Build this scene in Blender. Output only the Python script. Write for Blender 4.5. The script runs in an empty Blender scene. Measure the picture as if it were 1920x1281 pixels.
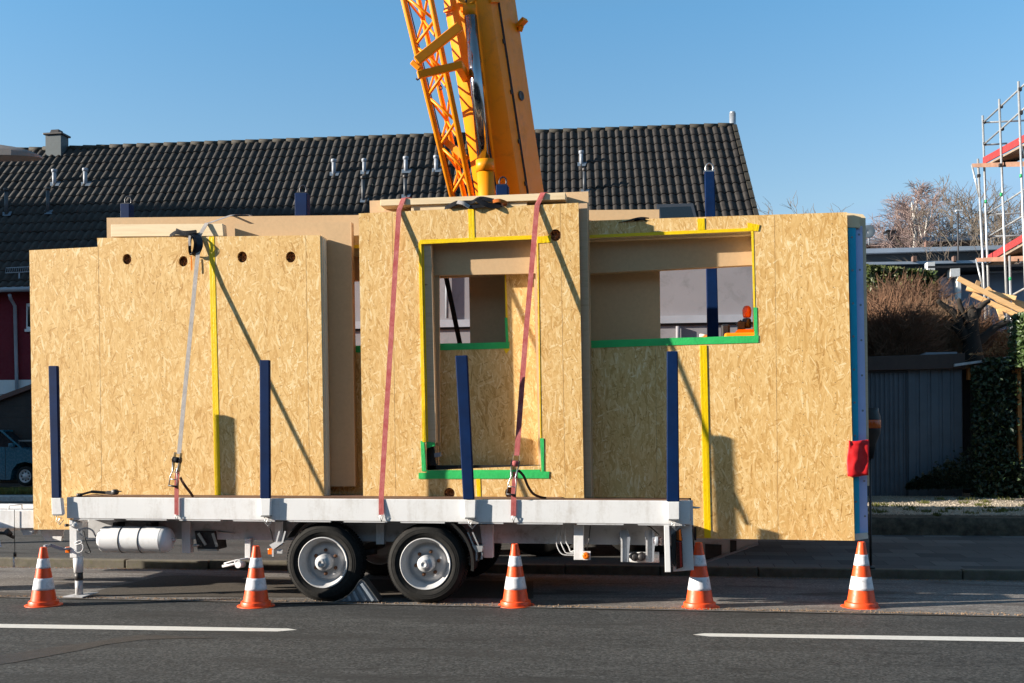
import bpy, math, random
from mathutils import Vector, Matrix, noise
from mathutils.geometry import tessellate_polygon
rnd = random.Random(7)
sc = bpy.context.scene
COL = sc.collection
# ---------------------------------------------------------------- camera frame
# world axes: X along the trailer (right), Y away from the viewer, Z up, the trailer's near side is y = 0
FPX, YH, ROLL, PSI, D0, EYE = 1950.0, 827.0, 0.006, math.atan(0.156), 10.4, 1.66
CF = Vector((-math.sin(PSI), math.cos(PSI), 0))
_r0 = Vector((math.cos(PSI), math.sin(PSI), 0)); _u0 = Vector((0, 0, 1))
CR = math.cos(ROLL)*_r0 - math.sin(ROLL)*_u0
CU = math.cos(ROLL)*_u0 + math.sin(ROLL)*_r0
CAM = -D0*CF + Vector((0, 0, EYE))
def ray(x, y): return CF + CR*((x-960)/FPX) - CU*((y-YH)/FPX)
def P(x, y, Y):            # point seen at (x, y) in the photo on the vertical plane y = Y
    v = ray(x, y); return CAM + v*((Y-CAM.y)/v.y)
def D(x, y, d):            # ... at distance d along the view axis
    return CAM + ray(x, y)*d
def G(x, y, z=0.0):        # ... on the level z
    v = ray(x, y); return CAM + v*((z-CAM.z)/v.z)
def pix(p):
    v = Vector(p)-CAM; w = v.dot(CF)
    return 960+FPX*v.dot(CR)/w, YH-FPX*v.dot(CU)/w
SUN_A, SUN_EL = 3.2, math.radians(17.0)
SUN = Vector((SUN_A, 1, -math.tan(SUN_EL)*math.hypot(1, SUN_A))).normalized()

# ---------------------------------------------------------------- mesh builder
class MB:
    def __init__(s): s.v = []; s.f = []; s.sm = []
    def add(s, vs, fs, smooth=False):
        o = len(s.v); s.v += [Vector(v) for v in vs]
        for f in fs: s.f.append([i+o for i in f]); s.sm.append(smooth)
        return s
    def hexa(s, a):        # 4 front corners (TL,TR,BR,BL) then the 4 back ones
        return s.add(a, [(0,3,2,1),(4,5,6,7),(0,1,5,4),(1,2,6,5),(2,3,7,6),(3,0,4,7)])
    def box(s, x0, x1, y0, y1, z0, z1):
        return s.hexa([(x0,y0,z1),(x1,y0,z1),(x1,y0,z0),(x0,y0,z0),(x0,y1,z1),(x1,y1,z1),(x1,y1,z0),(x0,y1,z0)])
    def slab(s, outer, y0, y1, holes=()):   # outer/holes: lists of Vectors; their x,z are extruded from y0 to y1
        rings = [outer]+list(holes)
        flat = [p for r in rings for p in r]
        tris = tessellate_polygon([[Vector((p[0], p[2], 0)) for p in r] for r in rings])
        n = len(flat)
        vs = [Vector((p[0], y0, p[2])) for p in flat]+[Vector((p[0], y1, p[2])) for p in flat]
        fs = []
        for a, b, c in tris:
            pa, pb, pc = flat[a], flat[b], flat[c]
            area = (pb[0]-pa[0])*(pc[2]-pa[2])-(pc[0]-pa[0])*(pb[2]-pa[2])
            if area < 0: b, c = c, b
            fs += [(a, b, c), (a+n, c+n, b+n)]
        o = 0
        for ri, r in enumerate(rings):
            m = len(r)
            ar = sum(r[i][0]*r[(i+1)%m][2]-r[(i+1)%m][0]*r[i][2] for i in range(m))
            ccw = ar > 0
            for i in range(m):
                a, b = o+i, o+(i+1) % m
                q = (a, a+n, b+n, b)
                if ccw == (ri > 0): q = q[::-1]
                fs.append(q)
            o += m
        return s.add(vs, fs)
    def beam(s, a, b, w, h, up=(0,0,1)):    # square-section bar
        a = Vector(a); b = Vector(b); d = (b-a).normalized(); up = Vector(up)
        if abs(d.dot(up)) > .98: up = Vector((0,1,0))
        r = d.cross(up).normalized(); u = r.cross(d).normalized()
        r = r*(w/2); u = u*(h/2)
        return s.add([a-r+u,a+r+u,a+r-u,a-r-u,b-r+u,b+r+u,b+r-u,b-r-u],
                     [(0,1,2,3),(7,6,5,4),(4,5,1,0),(5,6,2,1),(6,7,3,2),(7,4,0,3)])
    def tube(s, pts, r, n=8, cap=True, smooth=True):
        pts = [Vector(p) for p in pts]; m = len(pts)
        rs = r if isinstance(r, (list, tuple)) else [r]*m
        o = len(s.v); ref = None
        for i, p in enumerate(pts):
            d = (pts[min(i+1,m-1)]-pts[max(i-1,0)]).normalized()
            if ref is None: ref = Vector((0,0,1)) if abs(d.z) < .9 else Vector((1,0,0))
            x = d.cross(ref).normalized(); y = x.cross(d).normalized(); ref = y
            for k in range(n):
                t = 2*math.pi*k/n
                s.v.append(p+(x*math.cos(t)+y*math.sin(t))*rs[i])
        for i in range(m-1):
            for k in range(n):
                a = o+i*n+k; b = o+i*n+(k+1) % n
                s.f.append([a, b, b+n, a+n]); s.sm.append(smooth)
        if cap and n > 2:
            s.f.append([o+k for k in range(n)][::-1]); s.sm.append(False)
            s.f.append([o+(m-1)*n+k for k in range(n)]); s.sm.append(False)
        return s
    def lathe(s, c, axis, prof, n=32, smooth=True, cap=False):   # prof: (radius, distance along axis)
        c = Vector(c); a = Vector(axis).normalized()
        x = a.orthogonal().normalized(); y = a.cross(x)
        o = len(s.v)
        for r, h in prof:
            for k in range(n):
                t = 2*math.pi*k/n
                s.v.append(c+a*h+(x*math.cos(t)+y*math.sin(t))*r)
        for i in range(len(prof)-1):
            for k in range(n):
                p = o+i*n+k; q = o+i*n+(k+1) % n
                s.f.append([p, q, q+n, p+n]); s.sm.append(smooth)
        if cap:
            s.f.append([o+k for k in range(n)][::-1]); s.sm.append(False)
            e = o+(len(prof)-1)*n; s.f.append([e+k for k in range(n)]); s.sm.append(False)
        return s
    def ribbon(s, pts, w, side, t=.003):     # flat strap: side = width direction (Vector or list)
        pts = [Vector(p) for p in pts]; m = len(pts); o = len(s.v)
        for i, p in enumerate(pts):
            d = (pts[min(i+1,m-1)]-pts[max(i-1,0)]).normalized()
            sd = Vector(side[i] if isinstance(side, list) else side)
            sd = (sd-d*sd.dot(d)).normalized(); nn = d.cross(sd)*(t/2); sd = sd*(w/2)
            s.v += [p-sd-nn, p+sd-nn, p+sd+nn, p-sd+nn]
        for i in range(m-1):
            for k in range(4):
                a = o+i*4+k; b = o+i*4+(k+1) % 4
                s.f.append([a, b, b+4, a+4]); s.sm.append(False)
        s.f.append([o,o+3,o+2,o+1]); s.f.append([o+(m-1)*4+k for k in range(4)]); s.sm += [False, False]
        return s

def smooth_path(pts, k=6):
    pts = [Vector(p) for p in pts]; out = []
    for i in range(len(pts)-1):
        p0 = pts[max(i-1,0)]; p1 = pts[i]; p2 = pts[i+1]; p3 = pts[min(i+2,len(pts)-1)]
        for j in range(k):
            t = j/k
            out.append(0.5*((2*p1)+(p2-p0)*t+(2*p0-5*p1+4*p2-p3)*t*t+(3*p1-p0-3*p2+p3)*t**3))
    out.append(pts[-1]); return out

ROOT = {}
def thing(name, label, cat, loc=(0,0,0), group=None):
    o = bpy.data.objects.new(name, None); COL.objects.link(o)
    o.location = loc; o.empty_display_size = .2
    o['label'] = label; o['category'] = cat
    if group: o['group'] = group
    ROOT[o] = Vector(loc)
    return o
def part(name, mb, mat, parent, label=None, bevel=0, autosm=False):
    base = ROOT[parent]
    me = bpy.data.meshes.new(name)
    me.from_pydata([tuple(v-base) for v in mb.v], [], mb.f)
    me.polygons.foreach_set('use_smooth', mb.sm)
    me.materials.append(mat); me.update()
    o = bpy.data.objects.new(name, me); COL.objects.link(o)
    o.parent = parent; ROOT[o] = base
    if label: o['label'] = label
    if bevel:
        b = o.modifiers.new('bevel', 'BEVEL'); b.width = bevel; b.segments = 2; b.limit_method = 'ANGLE'; b.angle_limit = math.radians(40)
    return o
def solo(name, mb, mat, label=None, cat=None, group=None, kind=None, bevel=0):
    xs = [v.x for v in mb.v]; ys = [v.y for v in mb.v]; zs = [v.z for v in mb.v]
    base = Vector(((min(xs)+max(xs))/2, (min(ys)+max(ys))/2, min(zs)))
    me = bpy.data.meshes.new(name)
    me.from_pydata([tuple(v-base) for v in mb.v], [], mb.f)
    me.polygons.foreach_set('use_smooth', mb.sm)
    me.materials.append(mat); me.update()
    o = bpy.data.objects.new(name, me); COL.objects.link(o); o.location = base
    ROOT[o] = base
    if label: o['label'] = label
    if cat: o['category'] = cat
    if group: o['group'] = group
    if kind: o['kind'] = kind
    if bevel:
        b = o.modifiers.new('bevel', 'BEVEL'); b.width = bevel; b.segments = 2; b.limit_method = 'ANGLE'; b.angle_limit = math.radians(40)
    return o
def dup(root, loc, label=None, scale=1.0, rot=0.0):
    r = root.copy(); COL.objects.link(r); r.location = loc; r.scale = (scale,)*3; r.rotation_euler = (0,0,rot)
    if label: r['label'] = label
    for ch in list(root.children):
        c = ch.copy(); COL.objects.link(c); c.parent = r
        for g in ch.children:
            d = g.copy(); COL.objects.link(d); d.parent = c
    return r
# ---------------------------------------------------------------- materials
def newmat(name):
    m = bpy.data.materials.new(name); m.use_nodes = True
    nt = m.node_tree; b = nt.nodes['Principled BSDF']
    return m, nt, b
def N(nt, t, **k):
    n = nt.nodes.new(t)
    for a, v in k.items():
        if a in n.inputs.keys() if hasattr(n.inputs, 'keys') else False: n.inputs[a].default_value = v
        else: setattr(n, a, v)
    return n
def setin(n, **k):
    for a, v in k.items(): n.inputs[a.replace('_', ' ')].default_value = v
def math_(nt, op, a, b=None):
    n = nt.nodes.new('ShaderNodeMath'); n.operation = op
    for i, x in enumerate((a, b)):
        if x is None: continue
        if hasattr(x, 'links') or hasattr(x, 'is_linked'): nt.links.new(x, n.inputs[i])
        else: n.inputs[i].default_value = x
    return n.outputs[0]
def mixc(nt, fac, a, b, mode='MIX'):
    n = nt.nodes.new('ShaderNodeMix'); n.data_type = 'RGBA'; n.blend_type = mode
    for idx, x in ((0, fac), (6, a), (7, b)):
        if hasattr(x, 'is_linked'): nt.links.new(x, n.inputs[idx])
        elif idx == 0: n.inputs[0].default_value = x
        else: n.inputs[idx].default_value = (*x, 1) if len(x) == 3 else x
    return n.outputs[2]
def ramp(nt, fac, stops, interp='LINEAR'):
    n = nt.nodes.new('ShaderNodeValToRGB'); n.color_ramp.interpolation = interp
    el = n.color_ramp.elements
    while len(el) < len(stops): el.new(.5)
    for e, (p, c) in zip(el, stops):
        e.position = p; e.color = (*c, 1) if isinstance(c, (tuple, list)) else (c, c, c, 1)
    nt.links.new(fac, n.inputs[0]); return n.outputs[0]
def coords(nt, scale=(1,1,1), rot=(0,0,0), rand=False, src='Object'):
    tc = nt.nodes.new('ShaderNodeTexCoord'); out = tc.outputs[src]
    if rand:
        oi = nt.nodes.new('ShaderNodeObjectInfo')
        a = nt.nodes.new('ShaderNodeVectorMath'); a.operation = 'ADD'
        mlt = math_(nt, 'MULTIPLY', oi.outputs['Random'], 37.0)
        nt.links.new(out, a.inputs[0]); nt.links.new(mlt, a.inputs[1]); out = a.outputs[0]
    mp = nt.nodes.new('ShaderNodeMapping'); mp.inputs['Scale'].default_value = scale; mp.inputs['Rotation'].default_value = rot
    nt.links.new(out, mp.inputs[0]); return mp.outputs[0]
def noise_(nt, vec, scale, detail=4, rough=.55, dist=0):
    n = nt.nodes.new('ShaderNodeTexNoise'); setin(n, Scale=scale, Detail=detail, Roughness=rough, Distortion=dist)
    nt.links.new(vec, n.inputs['Vector']); return n.outputs[0]
def vor(nt, vec, scale, out='Color', feature='F1'):
    n = nt.nodes.new('ShaderNodeTexVoronoi'); n.feature = feature; setin(n, Scale=scale)
    nt.links.new(vec, n.inputs['Vector']); return n.outputs[out]
def bump(nt, b, h, dist=.002, strength=.6):
    n = nt.nodes.new('ShaderNodeBump'); setin(n, Distance=dist, Strength=strength)
    nt.links.new(h, n.inputs['Height']); nt.links.new(n.outputs[0], b.inputs['Normal'])
def paint(name, col, rough=.45, var=.12, scale=3.0, metal=0, dirt=None, dirt_amt=.35, spec=.5, bmp=0, coat=0, rand=True):
    m, nt, b = newmat(name); v = coords(nt, rand=rand)
    n1 = noise_(nt, v, scale, 5, .6); 
    lo = tuple(c*(1-var) for c in col); hi = tuple(min(1, c*(1+var)) for c in col)
    c = ramp(nt, n1, [(.3, lo), (.7, hi)])
    if dirt:
        n2 = noise_(nt, v, scale*2.7, 8, .72, .4)
        f = ramp(nt, n2, [(.52, 0.0), (.72, dirt_amt)])
        c = mixc(nt, f, c, dirt)
    nt.links.new(c, b.inputs['Base Color'])
    n3 = noise_(nt, v, scale*6, 4)
    r = ramp(nt, n3, [(.3, max(0.02, rough-.08)), (.7, min(1, rough+.1))]); nt.links.new(r, b.inputs['Roughness'])
    setin(b, Metallic=metal); b.inputs['Specular IOR Level'].default_value = spec
    if coat: b.inputs['Coat Weight'].default_value = coat; b.inputs['Coat Roughness'].default_value = .1
    if bmp: bump(nt, b, n3, .003, bmp)
    return m
def mk_osb():
    m, nt, b = newmat('osb')
    tc = nt.nodes.new('ShaderNodeTexCoord'); oi = nt.nodes.new('ShaderNodeObjectInfo')
    ad = nt.nodes.new('ShaderNodeVectorMath'); ad.operation = 'ADD'
    nt.links.new(tc.outputs['Object'], ad.inputs[0]); nt.links.new(math_(nt, 'MULTIPLY', oi.outputs['Random'], 23.0), ad.inputs[1])
    # a little wobble so that strands are not straight cells
    wn = nt.nodes.new('ShaderNodeTexNoise'); setin(wn, Scale=14.0, Detail=2.0); nt.links.new(ad.outputs[0], wn.inputs['Vector'])
    wv = nt.nodes.new('ShaderNodeVectorMath'); wv.operation = 'MULTIPLY_ADD'; wv.inputs[1].default_value = (.005,.0,.005)
    nt.links.new(wn.outputs['Color'], wv.inputs[0]); nt.links.new(ad.outputs[0], wv.inputs[2]); base = wv.outputs[0]
    prio = None; tone = None; grain = None
    for i, (ang, sx, sz, off) in enumerate([(3, 40, 6.5, 0), (-12, 44, 7, 3.1), (17, 48, 8, 7.7), (-27, 46, 9, 11.3), (52, 66, 12, 17.9), (-5, 85, 8, 23.0), (9, 120, 13, 29.0), (30, 75, 8, 37.0), (-70, 70, 14, 41.0)]):
        mp = nt.nodes.new('ShaderNodeMapping'); mp.vector_type = 'POINT'
        mp.inputs['Rotation'].default_value = (0, math.radians(ang), 0)
        mp.inputs['Location'].default_value = (off, off*.7, off*1.3)
        nt.links.new(base, mp.inputs[0])
        sp = nt.nodes.new('ShaderNodeVectorMath'); sp.operation = 'MULTIPLY'; sp.inputs[1].default_value = (sx, 3.0, sz)
        nt.links.new(mp.outputs[0], sp.inputs[0])
        vr = nt.nodes.new('ShaderNodeTexVoronoi'); setin(vr, Scale=1.0, Randomness=1.0); nt.links.new(sp.outputs[0], vr.inputs['Vector'])
        se = nt.nodes.new('ShaderNodeSeparateColor'); nt.links.new(vr.outputs['Color'], se.inputs[0])
        g = noise_(nt, sp.outputs[0], 3.0, 4, .7)
        t = math_(nt, 'ADD', math_(nt, 'ADD', math_(nt, 'MULTIPLY', se.outputs[1], .8), .1), math_(nt, 'MULTIPLY', math_(nt, 'SUBTRACT', g, .5), .75))
        pr = se.outputs[0]
        if i == 4: pr = math_(nt, 'MULTIPLY', pr, .97)
        if prio is None: prio, tone = pr, t
        else:
            gt = math_(nt, 'GREATER_THAN', pr, prio)
            mx = nt.nodes.new('ShaderNodeMix'); nt.links.new(gt, mx.inputs[0]); nt.links.new(tone, mx.inputs[2]); nt.links.new(t, mx.inputs[3])
            tone = mx.outputs[0]; prio = math_(nt, 'MAXIMUM', pr, prio)
    big = noise_(nt, base, 1.3, 3, .5)
    tone = math_(nt, 'ADD', tone, math_(nt, 'MULTIPLY', math_(nt, 'SUBTRACT', big, .5), .25))
    c = ramp(nt, tone, [(0.0, (.38,.19,.05)), (.10, (.57,.32,.10)), (.34, (.69,.425,.155)), (.62, (.755,.49,.20)), (.82, (.82,.585,.28)), (1.0, (.90,.73,.45))])
    sv = vor(nt, ad.outputs[0], 16, 'Distance'); sn = noise_(nt, base, 70, 2)
    spk = math_(nt, 'LESS_THAN', math_(nt, 'ADD', sv, math_(nt, 'MULTIPLY', sn, .16)), .125)
    c = mixc(nt, math_(nt, 'MULTIPLY', spk, .7), c, (.13,.065,.03))
    vv = nt.nodes.new('ShaderNodeHueSaturation'); nt.links.new(c, vv.inputs['Color']); nt.links.new(math_(nt, 'ADD', math_(nt, 'MULTIPLY', oi.outputs['Random'], .10), .95), vv.inputs['Value']); c = vv.outputs[0]
    nt.links.new(c, b.inputs['Base Color']); setin(b, Roughness=.62); b.inputs['Specular IOR Level'].default_value = .3
    bump(nt, b, tone, .0012, .5)
    return m
def mk_wood(name, c0, c1, ax=(1.2,14,14), knots=True, rough=.6):
    m, nt, b = newmat(name); v = coords(nt, ax, rand=True)
    w = noise_(nt, v, 1.0, 6, .65, 1.2)
    c = ramp(nt, w, [(.3, c0), (.52, c1), (.7, tuple(.5*(a+b_) for a, b_ in zip(c0, c1)))])
    if knots:
        v2 = coords(nt, (2.2,7,7), rand=True)
        k = vor(nt, v2, 1.0, 'Distance'); f = ramp(nt, k, [(.03, 1.0), (.07, .0)])
        c = mixc(nt, f, c, (.22,.11,.05))
    nt.links.new(c, b.inputs['Base Color']); setin(b, Roughness=rough); bump(nt, b, w, .001, .3)
    return m
def mk_asphalt(name, dark, light, stain=None, fine=260, bands=None, marks=True):
    m, nt, b = newmat(name); v = coords(nt, src='Object')
    s1 = vor(nt, v, fine*.5, 'Color'); se = nt.nodes.new('ShaderNodeSeparateColor'); nt.links.new(s1, se.inputs[0])
    n1 = noise_(nt, v, fine*.35, 3, .7)
    big = noise_(nt, coords(nt, (.25,1.2,1)), 1.3, 4, .6)
    t = math_(nt, 'ADD', math_(nt, 'MULTIPLY', se.outputs[0], .5), math_(nt, 'MULTIPLY', n1, .5))
    t2 = math_(nt, 'ADD', t, math_(nt, 'MULTIPLY', math_(nt, 'SUBTRACT', big, .5), .35))
    mid = tuple(.5*(a+c) for a, c in zip(dark, light))
    c = ramp(nt, t2, [(.22, dark), (.5, mid), (.7, light), (.93, tuple(x*1.9 for x in light))])
    if stain:
        sn = noise_(nt, coords(nt, (.5,2.2,1)), .9, 7, .68, .6)
        c = mixc(nt, ramp(nt, sn, [(.5, 0.0), (.62, .75)]), c, stain)
    if marks:
        cr = noise_(nt, coords(nt, (.22,1.0,1)), 1.1, 9, .62, .3)
        w = math_(nt, 'ABSOLUTE', math_(nt, 'SUBTRACT', cr, .5))
        c = mixc(nt, ramp(nt, w, [(.0, .85), (.0035, .0)]), c, tuple(x*.3 for x in dark))
    nt.links.new(c, b.inputs['Base Color']); setin(b, Roughness=.85); b.inputs['Specular IOR Level'].default_value = .25
    bump(nt, b, t, .004, .55)
    return m
OSB = mk_osb()
PINE = mk_wood('pine', (.66,.50,.30), (.78,.62,.40))
PLANK = mk_wood('plank_wood', (.52,.30,.13), (.66,.42,.2))
FIBRE = paint('fibreboard', (.56,.375,.205), .8, .05, 30)
FIBRE2 = paint('fibreboard_edge', (.62,.42,.24), .8, .05, 30)
MEMB = paint('blue_membrane', (.01,.44,.70), .5, .08, 6)
LILAC = paint('white_membrane', (.52,.58,.88), .55, .06, 6)
GYPS = paint('gypsum', (.62,.66,.60), .7, .05)
INSUL = paint('insulation', (.30,.14,.07), .95, .7, 60, bmp=1.0)
YEL = paint('yellow_tape', (.86,.58,.002), .36, .07, 7, bmp=.8)
GRN = paint('green_tape', (.04,.50,.13), .36, .12, 7, bmp=.8)
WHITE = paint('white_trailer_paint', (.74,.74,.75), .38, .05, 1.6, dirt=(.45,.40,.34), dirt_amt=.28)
def grime(m, col=(.30,.25,.19), amt=.5, sc_=(7,7,1.1)):
    nt = m.node_tree; b = nt.nodes['Principled BSDF']; src = b.inputs['Base Color'].links[0].from_socket
    n = noise_(nt, coords(nt, sc_, rand=True), 1.0, 7, .7); n2 = noise_(nt, coords(nt, (1,1,1), rand=True), 38, 3, .6)
    f = ramp(nt, math_(nt, 'ADD', n, math_(nt, 'MULTIPLY', math_(nt, 'SUBTRACT', n2, .5), .25)), [(.5,0.0),(.78,amt)])
    nt.links.new(mixc(nt, f, src, col), b.inputs['Base Color'])
grime(WHITE, amt=.42)
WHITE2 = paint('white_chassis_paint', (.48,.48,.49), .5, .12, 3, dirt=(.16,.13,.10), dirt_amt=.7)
JAMB = mk_wood('jamb_wood', (.50,.33,.19), (.60,.42,.26))
DECKM = paint('brown_deck_plywood', (.13,.065,.04), .7, .2, 5)
BLUE = paint('blue_stake_paint', (.0005,.0145,.066), .6, .2, 5, spec=.12)
STEEL = paint('steel', (.42,.42,.42), .35, .2, 14, metal=.9)
DSTEEL = paint('dark_steel', (.05,.045,.045), .5, .3, 20, metal=.4)
RUBBER = paint('tyre_rubber', (.013,.0125,.012), .85, .3, 14, dirt=(.06,.05,.042), dirt_amt=.4, spec=.25)
RIMM = paint('rim_paint', (.46,.46,.47), .42, .06, 9, dirt=(.30,.18,.1), dirt_amt=.35)
RUST = paint('rust', (.13,.055,.025), .8, .4, 40)
BLACK = paint('black_plastic', (.012,.012,.013), .45, .3, 8)
NAVYBLK = paint('blue_black', (.006,.01,.022), .4, .3, 8)
def mk_web(name, c0, c1):
    m, nt, b = newmat(name); v = coords(nt)
    n = noise_(nt, v, 9, 5, .7); st = noise_(nt, coords(nt, (160,160,6)), 1, 2)
    c = mixc(nt, ramp(nt, n, [(.35, 0.0), (.65, 1.0)]), c0, c1)
    c = mixc(nt, ramp(nt, st, [(.45, .0), (.6, .35)]), c, tuple(x*.5 for x in c0))
    nt.links.new(c, b.inputs['Base Color']); setin(b, Roughness=.8); b.inputs['Specular IOR Level'].default_value = .15; bump(nt, b, st, .001, .4); return m
WGREY = mk_web('grey_webbing', (.34,.32,.31), (.46,.42,.40))
WRED = mk_web('red_webbing', (.38,.075,.075), (.50,.17,.16))
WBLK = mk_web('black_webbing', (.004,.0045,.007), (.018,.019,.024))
WORG = mk_web('orange_webbing', (.7,.16,.01), (.8,.24,.02))
WBRN = mk_web('brown_webbing', (.10,.045,.03), (.16,.08,.05))
FLAG = paint('red_flag_cloth', (.62,.008,.012), .6, .12, 7)
ORG = paint('crane_yellow', (.82,.27,.003), .45, .07, 1.5, dirt=(.35,.13,.02), dirt_amt=.45, spec=.3)
CHROME = paint('chrome', (.33,.35,.37), .12, .05, 3, metal=1)
CONEO = paint('cone_orange', (.83,.085,.015), .42, .08, 7, dirt=(.22,.06,.03), dirt_amt=.6)
CONEW = paint('cone_reflective', (.68,.68,.72), .4, .06, 12, dirt=(.26,.25,.25), dirt_amt=.8)
AMBER = paint('amber_lens', (.80,.16,.006), .18, .1, 20)
REDL = paint('red_lens', (.035,.003,.003), .25, .2, 20)
GALV = paint('galvanised', (.50,.51,.52), .38, .15, 7, metal=.55)
GALV2 = paint('vent_grey', (.27,.29,.33), .5, .12, 7)
REDB = paint('red_board', (.30,.028,.028), .6, .12, 4, dirt=(.2,.1,.08), dirt_amt=.4)
ROADM = mk_asphalt('road_asphalt', (.017,.018,.019), (.074,.075,.074), fine=118, stain=(.030,.030,.030))
PARKM = mk_asphalt('parking_asphalt', (.12,.112,.106), (.225,.208,.196), stain=(.055,.045,.038), fine=120)
PAVEM = mk_asphalt('pavement_asphalt', (.045,.044,.042), (.095,.09,.085), stain=(.035,.033,.03), fine=160)
LINE = paint('line_paint', (.62,.61,.58), .6, .08, 20, dirt=(.3,.29,.27), dirt_amt=.5)
TARM = paint('tar_patch', (.030,.027,.026), .6, .35, 14, bmp=.6)
KERBM = paint('kerb_stone', (.12,.105,.08), .85, .25, 9, dirt=(.09,.10,.02), dirt_amt=.6, bmp=.6)
SANDM = paint('gutter_grit', (.24,.16,.10), .9, .5, 30, dirt=(.10,.05,.02), dirt_amt=.8, bmp=.8)
def sheet(name, pts, z, mat, kind='structure', zs=None):
    mb = MB(); mb.add([(p[0], p[1], z if zs is None else zs[i]) for i, p in enumerate(pts)], [tuple(range(len(pts)))])
    return solo(name, mb, mat, kind=kind)
# --- ground to the horizon
m, nt, b = newmat('earth'); v = coords(nt)
c = ramp(nt, noise_(nt, v, .25, 8, .7), [(.35, (.05,.055,.02)), (.6, (.10,.085,.05))]); nt.links.new(c, b.inputs['Base Color']); setin(b, Roughness=.95)
EARTH = m
g = sheet('ground', [(-900,-500),(900,-500),(900,1400),(-900,1400)], -.06, EARTH)
sheet('road', [(-70,-22),(70,-22),(70,-.05),(-70,-.05)], 0.0, ROADM)
# parking lane, slightly uneven broken edge towards the road
mb = MB(); xs = [-70+i*.25 for i in range(561)]
for i, x in enumerate(xs):
    e = -.05+.016*noise.noise(Vector((x*.9, 3, 0)))+.006*noise.noise(Vector((x*6, 5, 0)))
    mb.v += [Vector((x, e, .008)), Vector((x, 2.62, .012))]
for i in range(560): mb.f.append([2*i, 2*i+2, 2*i+3, 2*i+1]); mb.sm.append(False)
solo('parking_lane', mb, PARKM, kind='structure')
# dark patched area in the lane
def blob(name, ring, z, mat):
    mb = MB(); mb.add([(p[0], p[1], z) for p in ring], [tuple(range(len(ring)))]); return solo(name, mb, mat, kind='structure')
PATCHM = mk_asphalt('patch_asphalt', (.055,.047,.04), (.10,.085,.07), fine=200, marks=False)
ring = [G(x, y, .014) for x, y in ((186,1107),(216,1098),(250,1092),(300,1080),(360,1079.5),(470,1082),(700,1086),(1000,1090),(1000,1122),(700,1120),(400,1119),(290,1119),(230,1117),(150,1114))]
blob('asphalt_patch', ring, .014, PATCHM)
# grit line along the seam and in the gutter
mb = MB(); rn = random.Random(3)
for i in range(5200):
    x = rn.uniform(-9, 6)
    if rn.random() < .5: y = 2.47-abs(rn.gauss(0,.05)); 
    else: y = -.02+abs(rn.gauss(0,.055))
    s = rn.uniform(.003,.010); z = .012
    a = rn.uniform(0,3.1); dx, dy = math.cos(a)*s, math.sin(a)*s
    mb.add([(x-dx,y-dy,z),(x+dy,y-dx,z),(x+dx,y+dy,z),(x-dy,y+dx,z),(x,y,z+s*1.1)], [(0,1,4),(1,2,4),(2,3,4),(3,0,4)])
solo('gutter_grit', mb, SANDM, 'loose grit and dead leaf bits along the gutter and the asphalt seam', 'grit', kind='stuff')
# lane lines
def line(pts):
    return [G(x, y, .004) for x, y in pts]
blob('lane_line', line([(-260,1166.5),(0,1170),(300,1174.2),(540,1178.5),(557,1181),(520,1184),(300,1181.8),(0,1177),(-260,1173.5)][::-1]), .004, LINE)
blob('lane_line', line([(1299,1190),(1320,1187.5),(1600,1191),(1920,1195.5),(2200,1200),(2200,1208),(1920,1203.5),(1600,1198),(1330,1193.5)][::-1]), .004, LINE)
blob('tar_repair', line([(-60,1238),(0,1229),(90,1214),(170,1204),(230,1193.5),(262,1190),(300,1190.5),(410,1196),(330,1197),(262,1200),(200,1208),(150,1219),(90,1230),(20,1243),(-60,1252)][::-1]), .003, TARM)
# kerb: separate stones
mb = MB(); x = -60.0; rn = random.Random(5)
j0 = P(235,1070,2.5).x; L = P(391,1070,2.5).x-j0; x = j0-round((j0+60)/L)*L
while x < 60:
    dz = rn.uniform(-.004,.004); dy = rn.uniform(-.006,.006)
    mb.box(x+.006, x+L-.006, 2.5+dy, 2.64, -.05, .125+dz); x += L
solo('kerb', mb, KERBM, kind='structure', bevel=.014)
# pavement behind the kerb: asphalt on the left, slabs on the right, rising gently to the yard step
YW = G(1900,1005,.2).y
sheet('pavement', [(-60,2.63),(1.9,2.63),(1.9,YW+.1),(-60,YW+.1)], 0, PAVEM, zs=[.115,.115,.2,.2])
m, nt, b = newmat('paving_slabs'); v = coords(nt)
br = nt.nodes.new('ShaderNodeTexBrick'); setin(br, Scale=1.0, Mortar_Size=.006, Brick_Width=.55, Row_Height=.38, Bias=0.0)
br.inputs['Color1'].default_value = (.045,.045,.048,1); br.inputs['Color2'].default_value = (.16,.15,.145,1); br.inputs['Mortar'].default_value = (.02,.018,.015,1)
nt.links.new(v, br.inputs['Vector']); n1 = noise_(nt, v, 40, 4, .7)
c = mixc(nt, ramp(nt, n1, [(.3,.0),(.7,.6)]), br.outputs['Color'], (.06,.058,.056)); nt.links.new(c, b.inputs['Base Color']); setin(b, Roughness=.85)
bump(nt, b, br.outputs['Fac'], .004, -.5)
sheet('paved_walk', [(1.9,2.63),(40,2.63),(40,YW+.1),(1.9,YW+.1)], 0, m, zs=[.115,.115,.2,.2])
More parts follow.
